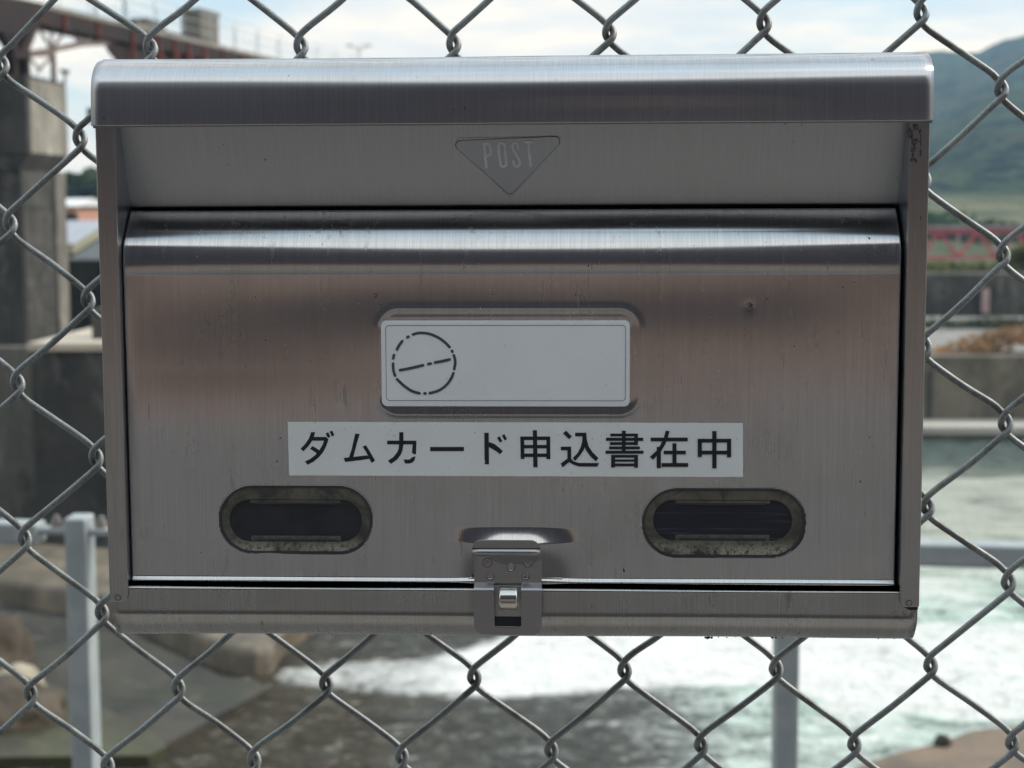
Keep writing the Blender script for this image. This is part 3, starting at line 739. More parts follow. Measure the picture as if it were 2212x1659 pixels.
# ------------------------------------------------------------------ ground, river and banks
WZ = 1.5+.0742-8.0
def concrete(name, c1, c2, scale=.6, rough=.85, streak=.5, bump=.03, wet=None, moss=None):
    m_, nt, b = newmat(name); t = N(nt, 'ShaderNodeTexCoord'); v = t.outputs['Object']
    a = NOISE(nt, v, scale, 7, .62); s = NOISE(nt, SCALE(nt, v, (1.6, 1.6, .12)), scale*1.5, 6, .65)
    f = NOISE(nt, v, scale*9, 5, .65)
    c = MIX(nt, MR(nt, a, .32, .66), c1, c2)
    c = MIX(nt, MA(nt, 'MULTIPLY', MR(nt, s, .45, .68), streak), c, tuple(x*.32 for x in c1))
    c = MIX(nt, MA(nt, 'MULTIPLY', MR(nt, f, .5, .75), .35), c, tuple(x*.6 for x in c2))
    ef = NOISE(nt, SCALE(nt, v, (1, 1, .45), (7, 3, 1)), scale*3.0, 7, .7)
    c = MIX(nt, MA(nt, 'MULTIPLY', MR(nt, ef, .54, .68), min(1, streak*1.1)), c, tuple(min(.6, x*1.9+.02) for x in c2))
    c = MIX(nt, MA(nt, 'MULTIPLY', MR(nt, ef, .46, .36), min(1, streak*1.1)), c, tuple(x*.35 for x in c1))
    if moss:
        mo = NOISE(nt, v, scale*2.2, 6, .7); c = MIX(nt, MA(nt, 'MULTIPLY', MR(nt, mo, .48, .66), moss[1]), c, moss[0])
    L(nt, c, b.inputs['Base Color']); b.inputs['Roughness'].default_value = rough
    bn = N(nt, 'ShaderNodeBump'); bn.inputs['Distance'].default_value = bump; L(nt, f, bn.inputs['Height']); L(nt, bn.outputs[0], b.inputs['Normal'])
    return m_
M_WALK = concrete('walkway_concrete', (.112, .109, .107), (.148, .143, .141), 1.2, streak=.1, bump=.004)
M_ASPH = simple('asphalt', (.112, .106, .108), .9, var=.25, scale=1.3, bump=.004, bscale=80)
M_WARM = simple('leaf_litter', (.36, .185, .13), .9, var=.3, scale=1.2, bump=.02, bscale=12)
M_HILLB = simple('dark_slope', (.046, .046, .058), .95, var=.4, scale=.25, bump=.3, bscale=1.2, spec=.1)

# walkway under the fence and behind the camera
e0_, e1_ = atz(0, 1622, 0.0), atz(1050, 1662, 0.0); es_ = (e1_[1]-e0_[1])/(e1_[0]-e0_[0])
def edge_y(x): return e0_[1]+es_*(x-e0_[0]) if x > -20 else e0_[1]
o = MB().hexa([(-60, -9.5, -.4), (8, -9.5, -.4), (8, edge_y(8), -.4), (-60, edge_y(-60), -.4), (-60, -9.5, 0), (8, -9.5, 0), (8, edge_y(8), 0), (-60, edge_y(-60), 0)]).build('walkway', M_WALK)
P_WALK2 = MB().box(8.002, 60, -9.5, edge_y(8), -.4, 0).build('walkway', M_WALK); tag(P_WALK2, kind='structure'); tag(o, kind='structure')
o = MB().box(-60, 60, -22.0, -9.5, -.4, -.012).build('road', M_ASPH); tag(o, kind='structure')
o = MB().box(-60, 60, -31, -22.0, -.4, .02).build('leaf_strewn_verge', M_WARM); tag(o, kind='structure')
o = MB().box(-60, 60, -3.9, -1.65, -.02, .004).build('shade_strip', simple('dark_shade_strip', (.040, .038, .040), .7)); tag(o, kind='structure')  # added dark strip, paints the photographer's shadow mirrored in the tray
o = MB().box(-60, 60, -1.55, -.05, -.02, .004).build('pale_mirror_strip', concrete('pale_strip_concrete', (.19, .18, .17), (.25, .235, .22), 1.5, streak=.05, bump=.003)); tag(o, kind='structure')  # added pale strip, brightens the reflections in panel and tray
o = MB().box(-60, 60, -14.6, -13.2, -.02, -.005).build('warm_band_strip', M_WARM); tag(o, kind='structure')  # added warm strip, mirrored as one more band on the door
for y0_, y1_ in ((-11.2, -10.8), (-17.4, -16.9)):
    o = MB().box(-60, 60, y0_, y1_, -.02, -.006).build('pale_band_strip', simple('pale_band_paint', (.55, .55, .54), .7)); tag(o, kind='structure')  # added pale strips, mirrored as lighter bands on the door
# added unseen slope behind the camera, blocks low sky and darkens the steel
V = []; F = []; nxx, nyy = 60, 30
for j in range(nyy+1):
    for i in range(nxx+1):
        t = j/nyy; y = -31-46*t; z = 66*t**.95 + noise.noise(Vector((i*.35, j*.4, 1)))*(1.6+4*t)*min(1, t*4)
        V.append((-120+240*i/nxx, y, z-.05))
F = [(j*(nxx+1)+i+1, j*(nxx+1)+i, (j+1)*(nxx+1)+i, (j+1)*(nxx+1)+i+1) for j in range(nyy) for i in range(nxx)]
tag(mesh('sky_block_slope', V, F, M_HILLB, smooth=True), kind='structure')
# yellow line on the verge edge that the door mirrors
o = MB().box(-40, 40, -30.4, -30.1, .02, .16).build('kerb', simple('yellow_kerb', (.75, .62, .25), .7)); tag(o, kind='structure')

# bank under the walkway edge
M_BANK = concrete('bank_concrete', (.15, .135, .11), (.24, .21, .17), .7, moss=((.07, .075, .03), .6))
V = [(-60, 3.0, -.3), (60, 3.0, -.3), (60, 7.5, WZ-.6), (-60, 7.5, WZ-.6)]
mesh('embankment', V, [(0, 1, 2, 3)], M_BANK)['kind'] = 'structure'

# river: one sheet; foam, silt and depth carried as attributes of the water itself
gx, gy = 330, 300
ys = np.concatenate([np.linspace(8.2, 22, 20), 22+(60-22)*np.linspace(0, 1, gy-20)[1:]])
ys = np.append(ys, [60.2])
X0 = np.linspace(-1, 1, gx)
VV = []; at_f = []; at_b = []; at_t = []
def g(u, a, b): 
    t = np.clip((u-a)/(b-a), 0, 1); return t*t*(3-2*t)
for yy in ys:
    half = 26+yy*.55
    xs_ = X0*half
    p_x, p_y = px_of(xs_, np.full(gx, yy), np.full(gx, WZ))
    nn = np.array([noise.fractal(Vector((x*.22, yy*.5, 0)), 1.0, 2.0, 5) for x in xs_])
    n2 = np.array([noise.fractal(Vector((x*.6, yy*1.3, 7)), .9, 2.0, 5) for x in xs_])
    py = p_y+nn*26; px = p_x+n2*30
    # white jump below the weir: a band that widens to the right
    topb = np.interp(px, [560, 700, 900, 1000, 1150, 1400, 2300], [1440, 1432, 1420, 1385, 1350, 1330, 1350])
    botb = np.interp(px, [560, 700, 1000, 1650, 1800, 2300], [1468, 1478, 1492, 1495, 1530, 1545])
    core = g(py, topb-12, topb+12)*(1-g(py, botb-12, botb+18))*g(px, 575, 640)
    inten = .62+.38*g(px, 850, 1100)*(1-.30*g(px, 1650, 1900))
    foam = core*inten
    # greenish churned water to the right
    right = g(px, 1480, 1850)*g(py, 1230, 1270)
    foam = np.maximum(foam, right*(.47+.60*nn)*(1-.30*g(py, 1480, 1560)))
    foam = np.maximum(foam, g(px, 1100, 1800)*g(py, 985, 1050)*(.66+.35*n2))
    foam = np.maximum(foam, (.06+.45*np.clip(n2, 0, 1))*g(px, 950, 1500)*g(py, 1440, 1500))
    foam = np.maximum(foam, .75*np.clip(n2-.22, 0, 1)*g(px, 560, 800)*g(py, 1400, 1500))
    # foam thread along the apron edge
    d = np.abs((p_y-1484)*.876+(p_x-574)*.482)*1.0
    foam = np.maximum(foam, .5*np.exp(-(d/12)**2)*g(p_x, 300, 360)*(1-g(p_x, 560, 620))*(.5+n2))
    brown = (1-g(px, 700, 1150))*g(py, 1380, 1450)
    teal = g(px, 1300, 1700)*np.clip(1-g(py, 1400, 1700)*.4, 0, 1)
    at_f += list(np.clip(foam, 0, 1)); at_b += list(np.clip(brown, 0, 1)); at_t += list(np.clip(teal, 0, 1))
    zz_ = WZ+.10*n2*np.clip(foam+.35, 0, 1)
    VV += list(zip(xs_, np.full(gx, yy), zz_))
ny = len(ys)
F = [(j*gx+i, j*gx+i+1, (j+1)*gx+i+1, (j+1)*gx+i) for j in range(ny-1) for i in range(gx-1)]
m_, nt, b = newmat('river_water'); M_WATER = m_
t = N(nt, 'ShaderNodeTexCoord'); v = t.outputs['Object']
def ATT(nm): n = N(nt, 'ShaderNodeAttribute'); n.attribute_name = nm; return n.outputs['Fac']
fo, br_, te = ATT('foam'), ATT('silt'), ATT('teal')
r1 = NOISE(nt, SCALE(nt, v, (.8, .75, 1), (0, 0, 0), R(-15)), 2.2, 7, .66, .8)
r2 = NOISE(nt, SCALE(nt, v, (1, .5, 1), (5, 5, 0)), 9.0, 5, .65, .4)
deep = MIX(nt, te, (.085, .09, .08), (.11, .165, .15))
deep = MIX(nt, br_, deep, (.060, .048, .026))
r3 = NOISE(nt, SCALE(nt, v, (.50, .66, 1), (9, 2, 0), R(-22)), 5.4, 6, .62, 1.3)
deep = MIX(nt, MR(nt, r3, .36, .60), MIX(nt, .62, deep, (.004, .005, .004)), deep)
deep = MIX(nt, MA(nt, 'MULTIPLY', MR(nt, r3, .53, .72), .55), deep, (.46, .46, .42))
sy_ = N(nt, 'ShaderNodeSeparateXYZ'); L(nt, v, sy_.inputs[0]); farw = MR(nt, sy_.outputs[1], 31, 38)
amp = MA(nt, 'SUBTRACT', 2.2, MA(nt, 'MULTIPLY', farw, 1.25))
ff = MA(nt, 'ADD', fo, MA(nt, 'MULTIPLY', MA(nt, 'SUBTRACT', MA(nt, 'ADD', MA(nt, 'MULTIPLY', r1, .6), MA(nt, 'MULTIPLY', r3, .4)),   .5), amp)); ff = MR(nt, MA(nt, 'MULTIPLY', ff, MR(nt, fo, .02, .25)), .10, .95)
fcol = MIX(nt, te, (.86, .88, .86), (.66, .86, .75))
fcol = MIX(nt, MR(nt, fo, .6, .95), fcol, (.97, .97, .95))
fcol = MIX(nt, farw, fcol, (.56, .58, .50))
deep = MIX(nt, MA(nt, 'MULTIPLY', farw, MR(nt, sy_.outputs[1], 52, 48)), deep, (.17, .20, .17))
L(nt, MIX(nt, ff, deep, fcol), b.inputs['Base Color'])
L(nt, MA(nt, 'ADD', .12, MA(nt, 'MULTIPLY', ff, .5)), b.inputs['Roughness'])
b.inputs['IOR'].default_value = 1.33
bn = N(nt, 'ShaderNodeBump'); bn.inputs['Distance'].default_value = .24
L(nt, MA(nt, 'ADD', MA(nt, 'ADD', r1, MA(nt, 'MULTIPLY', r3, .5)), MA(nt, 'MULTIPLY', r2, .45)), bn.inputs['Height']); L(nt, bn.outputs[0], b.inputs['Normal'])
riv = mesh('river', VV, F, M_WATER, smooth=True); tag(riv, kind='structure')
for nm, dat in (('foam', at_f), ('silt', at_b), ('teal', at_t)):
    a_ = riv.data.attributes.new(nm, 'FLOAT', 'POINT'); a_.data.foreach_set('value', np.array(dat, dtype=np.float32))

# ---- left bank: pier, abutment, guide wall, apron
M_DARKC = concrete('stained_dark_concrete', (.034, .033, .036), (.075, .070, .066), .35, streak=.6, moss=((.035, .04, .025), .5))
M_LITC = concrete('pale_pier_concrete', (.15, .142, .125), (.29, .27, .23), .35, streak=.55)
M_SLAB = concrete('sandy_slab', (.46, .41, .34), (.58, .51, .42), .3, streak=.1)
M_APRON = concrete('wet_apron', (.034, .032, .018), (.080, .074, .040), .5, rough=.5, streak=.35, moss=((.06, .07, .022), .7))
M_DARKAP = concrete('dark_wet_concrete', (.014, .013, .010), (.056, .048, .036), .35, rough=.62, streak=.5, moss=((.035, .045, .015), .6))

def Zof(py, Y, px=60): return at(px, py, Y)[2]
def Xof(px, Y, py=445): return at(px, py, Y)[0]
# gate pier
pier = tag(empty('gate_pier', (Xof(65, 50), 50, WZ)), 'tall stained concrete gate pier carrying the end of the red gate bridge', 'pier')
def keep(o, par):                            # parent without moving
    o.parent = par; o.location = -par.location; return o
xc = Xof(65, 50); ztop = Zof(160, 50)
def pbox(name, x0, x1, y0, y1, z0, z1, mat, par, **kw):
    return keep(MB().box(x0, x1, y0, y1, z0, z1).build(name, mat, None, **kw), par)
zc0 = Zof(331, 50); zc1 = Zof(366, 50)
M_MOTT = concrete('mottled_pier', (.028, .027, .026), (.085, .08, .07), .9, streak=.6)
yb_ = 53.9
pbox('head', xc-9, xc, 50, yb_, zc0, ztop, M_DARKC, pier)  # front face away from the sun, shade put into the darker colour
pbox('head_lit_side', xc+.002, xc+.03, 50.25, yb_-.02, zc0+.02, ztop-.1, M_LITC, pier)  # slab on the sun side, its light painted as a paler colour
xl = Xof(46, 50.2)
mb = MB().hexa([(xl-9, 50.1, zc1), (xl, 50.1, zc1), (xl, yb_-.1, zc1), (xl-9, yb_-.1, zc1), (xl-9, 50.05, zc0-.003), (xc-.01, 50.05, zc0-.003), (xc-.01, yb_-.05, zc0-.003), (xl-9, yb_-.05, zc0-.003)])
keep(mb.build('corbel', M_DARKC), pier)
pbox('shaft', xl-9, xl, 50.2, 54.3, WZ-1, zc1-.003, M_DARKC, pier)
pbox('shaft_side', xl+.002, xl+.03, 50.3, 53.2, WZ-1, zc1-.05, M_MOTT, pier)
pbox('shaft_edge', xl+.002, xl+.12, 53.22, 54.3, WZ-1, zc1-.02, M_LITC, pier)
for k in range(5):
    zk = zc1-1.2-k*1.25
    pbox('formwork_joint', xl+.031, xl+.05, 50.3, 53.2, zk, zk+.07, M_DARKC, pier)
# orange marker on the pier edge
q = at(104, 685, 54.6)
o = MB().box(q[0]-.13, q[0]+.16, 54.4, 54.65, q[2]-.55, q[2]+.55).build('marker_board', simple('faded_red_paint', (.42, .13, .08), .7)); tag(o, 'small faded red board on the pale edge of the gate pier', 'marker')
# floodlight on the pier top
q = at(143, 158, 53.8)
fl = tag(empty('floodlight', (q[0], 53.6, ztop)), 'small dark floodlight perched on the corner of the gate pier', 'floodlight')
keep(MB().box(q[0]-.03, q[0]+.03, 53.6, 53.66, ztop-.02, q[2]+.1).build('bracket', M_DARKGAP), fl)
mbx = MB().hexa([(q[0]-.12, 53.5, q[2]+.02), (q[0]+.10, 53.5, q[2]-.06), (q[0]+.10, 53.7, q[2]-.06), (q[0]-.12, 53.7, q[2]+.02), (q[0]-.10, 53.5, q[2]+.12), (q[0]+.16, 53.5, q[2]+.07), (q[0]+.16, 53.7, q[2]+.07), (q[0]-.10, 53.7, q[2]+.12)])
keep(mbx.build('lamp_head', simple('dark_green_lamp', (.03, .06, .055), .6)), fl)

# abutment block whose sunlit top is the slab beyond
xa0, xa1 = Xof(55, 37.5), Xof(330, 37.5); zab = Zof(741, 37.5, 120)
ab = tag(empty('abutment', (xa0, 37.5, WZ)), 'massive dark mossy concrete abutment block in front of the gate pier', 'abutment')
pbox('block', xa0, xa1, 37.5, 56.5, WZ-1, zab-.18, M_DARKC, ab)
pbox('coping', xa0-.05, xa1+.05, 37.42, 56.55, zab-.18, zab, M_SLAB, ab)
for k, yk in enumerate((42.5, 46.0, 50.0)):
    pbox('step', xa0+1.2, xa1-.2, yk, yk+.45, zab, zab+.10, simple('tan_strip', (.50, .34, .22), .8) if k == 0 else bpy.data.materials['tan_strip'], ab)
pbox('dark_pillar', Xof(190, 38.6), Xof(222, 38.6), 38.6, 39.6, zab, Zof(668, 38.6, 200), M_DARKC, ab)
# dark stone wall at the back of the slab
wl = MB().box(Xof(60, 57), Xof(420, 57), 57, 58.2, WZ-1, Zof(562, 57, 160)).build('stone_wall', M_DARKC); tag(wl, 'low dark stone wall behind the sandy slab, below the houses', 'wall')
# big wall to the left of the abutment, foot of the dam
fw = MB().box(Xof(-400, 39), xa0+.25, 39.2, 39.7, WZ-1, Zof(752, 39, 20)).build('dam_wall', concrete('grey_dam_wall', (.12, .115, .105), (.19, .18, .16), .3, streak=.6, moss=((.06, .055, .035), .5))); tag(fw, 'grey streaked concrete dam wall left of the abutment block', 'wall')

# guide wall running out into the tail water
def wedge(name, near, zt_l, zt_r, back, mat, label, cat):
    n = len(near); V = []
    for i, (px, py) in enumerate(near): 
        q = atz(px, py, WZ); V.append((q[0], q[1], WZ-.6))
    for i in range(n):
        x, y, _ = V[i]; t = i/(n-1); zt = zt_l+(zt_r-zt_l)*t; q = Vector((x, y)); V.append((x, y+.25, zt))
    for i in range(n):
        x, y, _ = V[i]; t = i/(n-1); b = back[0]+(back[1]-back[0])*t; V.append((x+.6, y+b, zt_l+.25+(zt_r-zt_l)*t))
    for i in range(n):
        x, y, _ = V[i]; t = i/(n-1); b = back[0]+(back[1]-back[0])*t; V.append((x+.6, y+b, WZ-.6))
    F = []
    for i in range(n-1):
        for r_ in range(3): F.append((r_*n+i, r_*n+i+1, (r_+1)*n+i+1, (r_+1)*n+i))
    F.append(tuple(r_*n+n-1 for r_ in range(4))); F.append(tuple(r_*n for r_ in range(4))[::-1])
    o = mesh(name, V, F, mat, smooth=False, bevel=.12, seg=3, angle=25); tag(o, label, cat); return o
wedge('guide_wall', [(-260, 1270), (0, 1312), (120, 1326), (240, 1348), (312, 1378), (400, 1420), (480, 1456), (540, 1470), (585, 1462), (604, 1425)], WZ+.50, WZ+.45, (2.4, 4.0),
      concrete('tan_wet_concrete', (.09, .075, .055), (.21, .17, .125), .8, rough=.55, streak=.35, moss=((.10, .085, .05), .5)),
      'low rounded tan concrete guide wall ending in the white water', 'guide wall')
# weir apron: dark wet shelf just above the water with a mossy ridge
def shelf(name, pts, z, mat, thick=.5, kind='structure', bev=.1):
    P = [atz(px, py, z) for px, py in pts]; n = len(P)
    V = [(p[0], p[1], z) for p in P]+[(p[0], p[1], z-thick) for p in P]
    area = sum(P[i][0]*P[(i+1) % n][1]-P[(i+1) % n][0]*P[i][1] for i in range(n))
    top = tuple(range(n)) if area > 0 else tuple(range(n))[::-1]
    bot = tuple(n+i for i in top[::-1])
    F = [top, bot]+[((i, n+i, n+(i+1) % n, (i+1) % n) if area > 0 else (i, (i+1) % n, n+(i+1) % n, n+i)) for i in range(n)]
    o = mesh(name, V, F, mat); tag(o, kind=kind); return o
shelf('apron', [(-300, 1300), (0, 1318), (240, 1352), (312, 1382), (480, 1460), (560, 1474), (574, 1490), (500, 1530), (417, 1575), (322, 1628), (-400, 1628)], WZ+.10, M_DARKAP)
shelf('mossy_ledge', [(-300, 1370), (39, 1447), (149, 1494), (327, 1578), (360, 1612), (322, 1632), (-400, 1640)], WZ+.16, M_APRON)
# pale rock in the lower left
def rock(name, px, py, z, r, mat, label, sc=(1, 1, .5), seed=0):
    bm = bmesh.new(); bmesh.ops.create_icosphere(bm, subdivisions=4, radius=1)
    for v in bm.verts:
        d = 1+.30*noise.noise(v.co*1.4+Vector((seed, 0, 0)))+.12*noise.noise(v.co*4+Vector((0, seed, 0)))
        v.co *= d; v.co = Vector((v.co.x*sc[0], v.co.y*sc[1], v.co.z*sc[2]))*r
    me = bpy.data.meshes.new(name); bm.to_mesh(me); bm.free(); me.materials.append(mat)
    for p in me.polygons: p.use_smooth = True
    o = bpy.data.objects.new(name, me); COL.objects.link(o); q = atz(px, py, z); o.location = (q[0], q[1], z); tag(o, label, 'rock'); return o
rock('rock', 22, 1505, WZ+.2, .62, simple('pale_rock', (.42, .37, .28), .8, var=.4, scale=2.0, bump=.02), 'pale boulder on the mossy ledge at the lower left', (1, 1, .75), 3)
rock('rock', -14, 1555, WZ+.1, .85, simple('brown_rock', (.10, .078, .055), .85, var=.5, scale=2.0, bump=.03), 'brown boulder below the pale one at the left edge', (1.3, 1, .7), 8)
rock('rock', 8, 1440, WZ+.1, .70, bpy.data.materials['brown_rock'], 'tall brown boulder above the pale one at the left edge', (.6, 1, 1.25), 5)

# sandy bank at the lower right
shelf('sand_bank', [(1800, 1700), (1860, 1652), (1950, 1622), (2030, 1604), (2100, 1578), (2230, 1562), (2700, 1540), (2700, 1720)], WZ+.35,
      simple('brown_bank', (.22, .165, .12), .85, var=.4, scale=.8, bump=.03, bscale=9, col2=(.13, .10, .08)), .9)
rock('rock', 2036, 1602, WZ+.4, .11, M_DARKAP, 'small dark stone on the rim of the sandy bank', (1, 1, 1.1), 2)

# ---- right bank
M_RW = concrete('river_wall', (.125, .108, .085), (.20, .175, .14), .35, streak=.45, moss=((.07, .07, .04), .5))
M_LEDGE = concrete('pale_ledge', (.42, .40, .36), (.52, .49, .44), .4, streak=.1)
M_STONE = concrete('grey_stone', (.055, .052, .050), (.12, .112, .10), .5, streak=.5, bump=.1)
M_GRASS = simple('dry_grass_ground', (.24, .24, .13), .95, var=.4, scale=.25, col2=(.17, .17, .10), spec=.1)
M_ORANGE = simple('dry_reeds', (.42, .24, .13), .95, var=.5, scale=.7, col2=(.20, .17, .09), spec=.1)
M_FIELD = simple('pale_hill_field', (.17, .20, .12), .95, var=.3, scale=.02, col2=(.24, .25, .17), spec=.1)
M_DKVEG = simple('dark_shrub', (.045, .055, .030), .9, var=.5, scale=1.5, spec=.1)
M_GREYW = concrete('grey_wall', (.20, .195, .185), (.28, .27, .25), .4, streak=.3)
X_L, X_R = -12.0, 62
rw = tag(empty('river_wall', (20, 57.5, WZ)), 'brown stained concrete river wall on the far right bank', 'wall')
def zy(py, Y, px=2110): return at(px, py, Y)[2]
pbox('footing', X_L, X_R, 55.6, 57.6, WZ-1, zy(938, 55.6), M_RW, rw)
pbox('ledge', X_L, X_R, 55.5, 57.6, zy(938, 55.6)+.002, zy(917, 56.2), M_LEDGE, rw)
zwt = zy(770, 57.6)
pbox('wall', X_L, X_R, 57.6, 60, WZ-1, zwt, M_RW, rw)
pbox('recess_shade', Xof(2012, 57.5), Xof(2024, 57.5), 57.55, 57.7, zy(912, 57.6), zy(800, 57.6), M_DARKC, rw)  # dark slab on the wall face, paints the shade of a recess
# terrace behind
tag(MB().box(X_L, X_R+20, 60, 73, WZ-1, zwt-.1).build('terrace', M_GREYW), kind='structure')
zs0 = zwt-.1
sw = MB().box(X_L, X_R+20, 73.0, 75, WZ, zy(690, 73)).build('grey_wall', M_GREYW); tag(sw, 'pale grey low wall along the terrace of the far bank', 'wall')
zt2 = zy(592, 76)
sw = MB().box(X_L, X_R+20, 76, 78, WZ, zt2).build('stone_wall', M_STONE); tag(sw, 'dark grey stone embankment wall above the terrace', 'wall')
V = [(-40, 58.3, zy(565, 58.3, 300)-.2), (-12, 58.3, zy(565, 58.3, 300)-.2)]
# land beyond, one sheet to the horizon
xs_ = np.linspace(-700, 700, 141); ysl = np.concatenate([np.linspace(78, 300, 45), np.linspace(310, 1500, 80)])
V = []; 
ridge_px = np.array([-2000, -400, 0, 110, 150, 190, 260, 600, 1106, 1500, 1800, 2015, 2080, 2110, 2150, 2180, 2212, 2260, 2500, 4000])
ridge_py = np.array([330, 380, 405, 400, 395, 385, 380, 330, 250, 190, 150, 131, 132, 118, 100, 92, 84, 84, 120, 260])
near_px = np.array([-2000, 110, 600, 1106, 1800, 2015, 2050, 2100, 2150, 2212, 2500, 4000])
near_py = np.array([445, 440, 400, 360, 320, 290, 255, 225, 212, 206, 215, 300])
for y in ysl:
    for x in xs_:
        D = y-CAM[1]; px = 1106+FP*(x-CAM[0]+.045*D)/D
        if y < 300: z = np.interp(y, [78, 120, 200, 300], [zt2, zt2-1.2, CAM[2]-(558-438)/FP*200, CAM[2]+(438-470)/FP*300])
        else:
            zn = CAM[2]+(440-np.interp(px, near_px, near_py))/FP*720
            zr = CAM[2]+(440-np.interp(px, ridge_px, ridge_py))/FP*1350
            zfield = CAM[2]+(440-412)/FP*400
            z0 = CAM[2]+(438-470)/FP*300
            z = np.interp(y, [300, 430, 560, 740, 900, 1350, 1500], [z0, min(zfield, zn+3), min(zfield, zn)+(zn-min(zfield, zn))*.45, zn, zn-6+.25*(zr-zn), zr, zr-20])
            z += noise.fractal(Vector((x*.012, y*.012, 0)), 1, 2, 4)*np.interp(y, [300, 500, 1500], [0, 4, 7])
        V.append((x, y, z))
nxl = len(xs_); F = [(j*nxl+i, j*nxl+i+1, (j+1)*nxl+i+1, (j+1)*nxl+i) for j in range(len(ysl)-1) for i in range(nxl-1)]
m_, nt, b = newmat('far_land')
t = N(nt, 'ShaderNodeTexCoord'); v = t.outputs['Object']; s_ = N(nt, 'ShaderNodeSeparateXYZ'); L(nt, v, s_.inputs[0])
n1 = NOISE(nt, v, .03, 6, .6); n2_ = NOISE(nt, v, .12, 5, .65)
fld = MIX(nt, MR(nt, n1, .4, .6), (.13, .15, .09), (.24, .23, .15))
frs = MIX(nt, MR(nt, n1, .42, .56), (.006, .020, .024), (.050, .080, .046))
frs = MIX(nt, MA(nt, 'MULTIPLY', MR(nt, n2_, .42, .60), .75), frs, (.085, .105, .055))
frs = MIX(nt, MR(nt, NOISE(nt, SCALE(nt, v, (1, 1, 1), (40, 9, 0)), .018, 5, .6), .54, .66), frs, (.11, .09, .065))
yb = MA(nt, 'ADD', s_.outputs[1], MA(nt, 'MULTIPLY', n1, 60))
L(nt, MIX(nt, MR(nt, yb, 400, 440), fld, frs), b.inputs['Base Color'])
b.inputs['Roughness'].default_value = 1; b.inputs['Specular IOR Level'].default_value = .05
bn = N(nt, 'ShaderNodeBump'); bn.inputs['Distance'].default_value = 14; L(nt, n2_, bn.inputs['Height']); L(nt, bn.outputs[0], b.inputs['Normal'])
tag(mesh('hills', V, F, m_, smooth=True), kind='structure')

# shrubs and reeds: many small leaf faces
def leaves(name, spots, mat, label, cat, kind=None, leaf=.10, n=900, seed=1, group=None):
    r_ = random.Random(seed); mb = MB()
    for k in range(n):
        cx_, cy_, cz_, rx, ry, rz = r_.choice(spots)
        while True:
            p = Vector((r_.uniform(-1, 1), r_.uniform(-1, 1), r_.uniform(-1, 1)))
            if .25 < p.length < 1: break
        c = Vector((cx_+p.x*rx, cy_+p.y*ry, cz_+p.z*rz)); s = leaf*r_.uniform(.6, 1.5)
        a = Vector((r_.gauss(0, 1), r_.gauss(0, 1), r_.gauss(0, 1))).normalized(); b = a.orthogonal().normalized()
        mb.add([c-a*s, c+b*s*.5, c+a*s, c-b*s*.5], [(0, 1, 2, 3)])
    o = mb.build(name, mat)
    if label: tag(o, label, cat, group, kind)
    elif kind: tag(o, kind=kind)
    return o
M_LEAFD = simple('leaf_dark', (.050, .065, .035), .8, var=.5, scale=1.0, spec=.2)
M_LEAFO = simple('leaf_olive', (.17, .165, .06), .8, var=.5, scale=.8, spec=.2)
M_REED = simple('reed_orange', (.42, .25, .13), .9, var=.45, scale=1.2, spec=.1)
rs = random.Random(2)
sp = [(x, 72.2+rs.uniform(-.5, .3), zy(722, 72)+rs.uniform(-.2, .25), 1.2, .7, .55) for x in np.arange(-10, 60, 1.1)]
leaves('undergrowth', sp, M_LEAFD, None, None, 'stuff', .13, 26000, 4)
sp = [(x, 59.2+rs.uniform(-.4, .4), zwt+.15+.35*math.sin(x*.9)+rs.uniform(-.1, .2), 1.1, .7, .40) for x in np.arange(-10, 60, .9)]
leaves('dry_reeds', sp, M_REED, None, None, 'stuff', .10, 26000, 5)
sp = [(x, 79.5+rs.uniform(-.4, 1.4), zt2+rs.uniform(0, .25), 1.6, 1.0, .35) for x in np.arange(-12, 80, 1.3)]
leaves('grass_verge', sp, simple('verge_green', (.15, .16, .07), .9, var=.45, scale=.6, spec=.1), None, None, 'stuff', .14, 16000, 6)

M_BARK = simple('bark', (.10, .08, .06), .9, var=.4, scale=4)
def tree(px, Y, py_base, py_top, wpx, mat, label, leaf=.25, n=1600, seed=0, group=None):
    b0 = at(px, py_base, Y); t0 = at(px, py_top, Y); H = t0[2]-b0[2]; W = wpx/FP*(Y+.75)
    r = tag(empty('tree', tuple(b0)), label, 'tree', group); rr = random.Random(seed)
    tk = MB(); tk.tube([b0, (b0[0]+.02*H, b0[1], b0[2]+H*.35), (b0[0]-.01*H, b0[1], b0[2]+H*.75)], [H*.035, H*.022, H*.008], 8)
    sp = []
    for k in range(11):
        a = rr.uniform(0, 6.28); rad = rr.uniform(0, .36)*W; z = b0[2]+H*rr.uniform(.38, .86)
        c = (b0[0]+rad*math.cos(a), b0[1]+rad*math.sin(a), z, W*rr.uniform(.14, .26), W*rr.uniform(.14, .24), H*rr.uniform(.09, .16)); sp.append(c)
        tk.tube([(b0[0], b0[1], b0[2]+H*rr.uniform(.25, .5)), c[:3]], [H*.010, H*.004], 6)
    keep(tk.build('trunk', M_BARK), r)
    keep(leaves('crown', sp, mat, None, None, None, leaf, n, seed+50), r)
    return r
tree(2205, 80, 640, 512, 100, M_LEAFO, 'olive yellow tree on the far right bank beside the red bridge', .16, 2200, 3)
M_LEAFG = simple('leaf_grey_green', (.09, .12, .07), .85, var=.4, scale=.3, spec=.1)
M_LEAFB = simple('leaf_blue_dark', (.028, .050, .055), .85, var=.4, scale=.3, spec=.1)
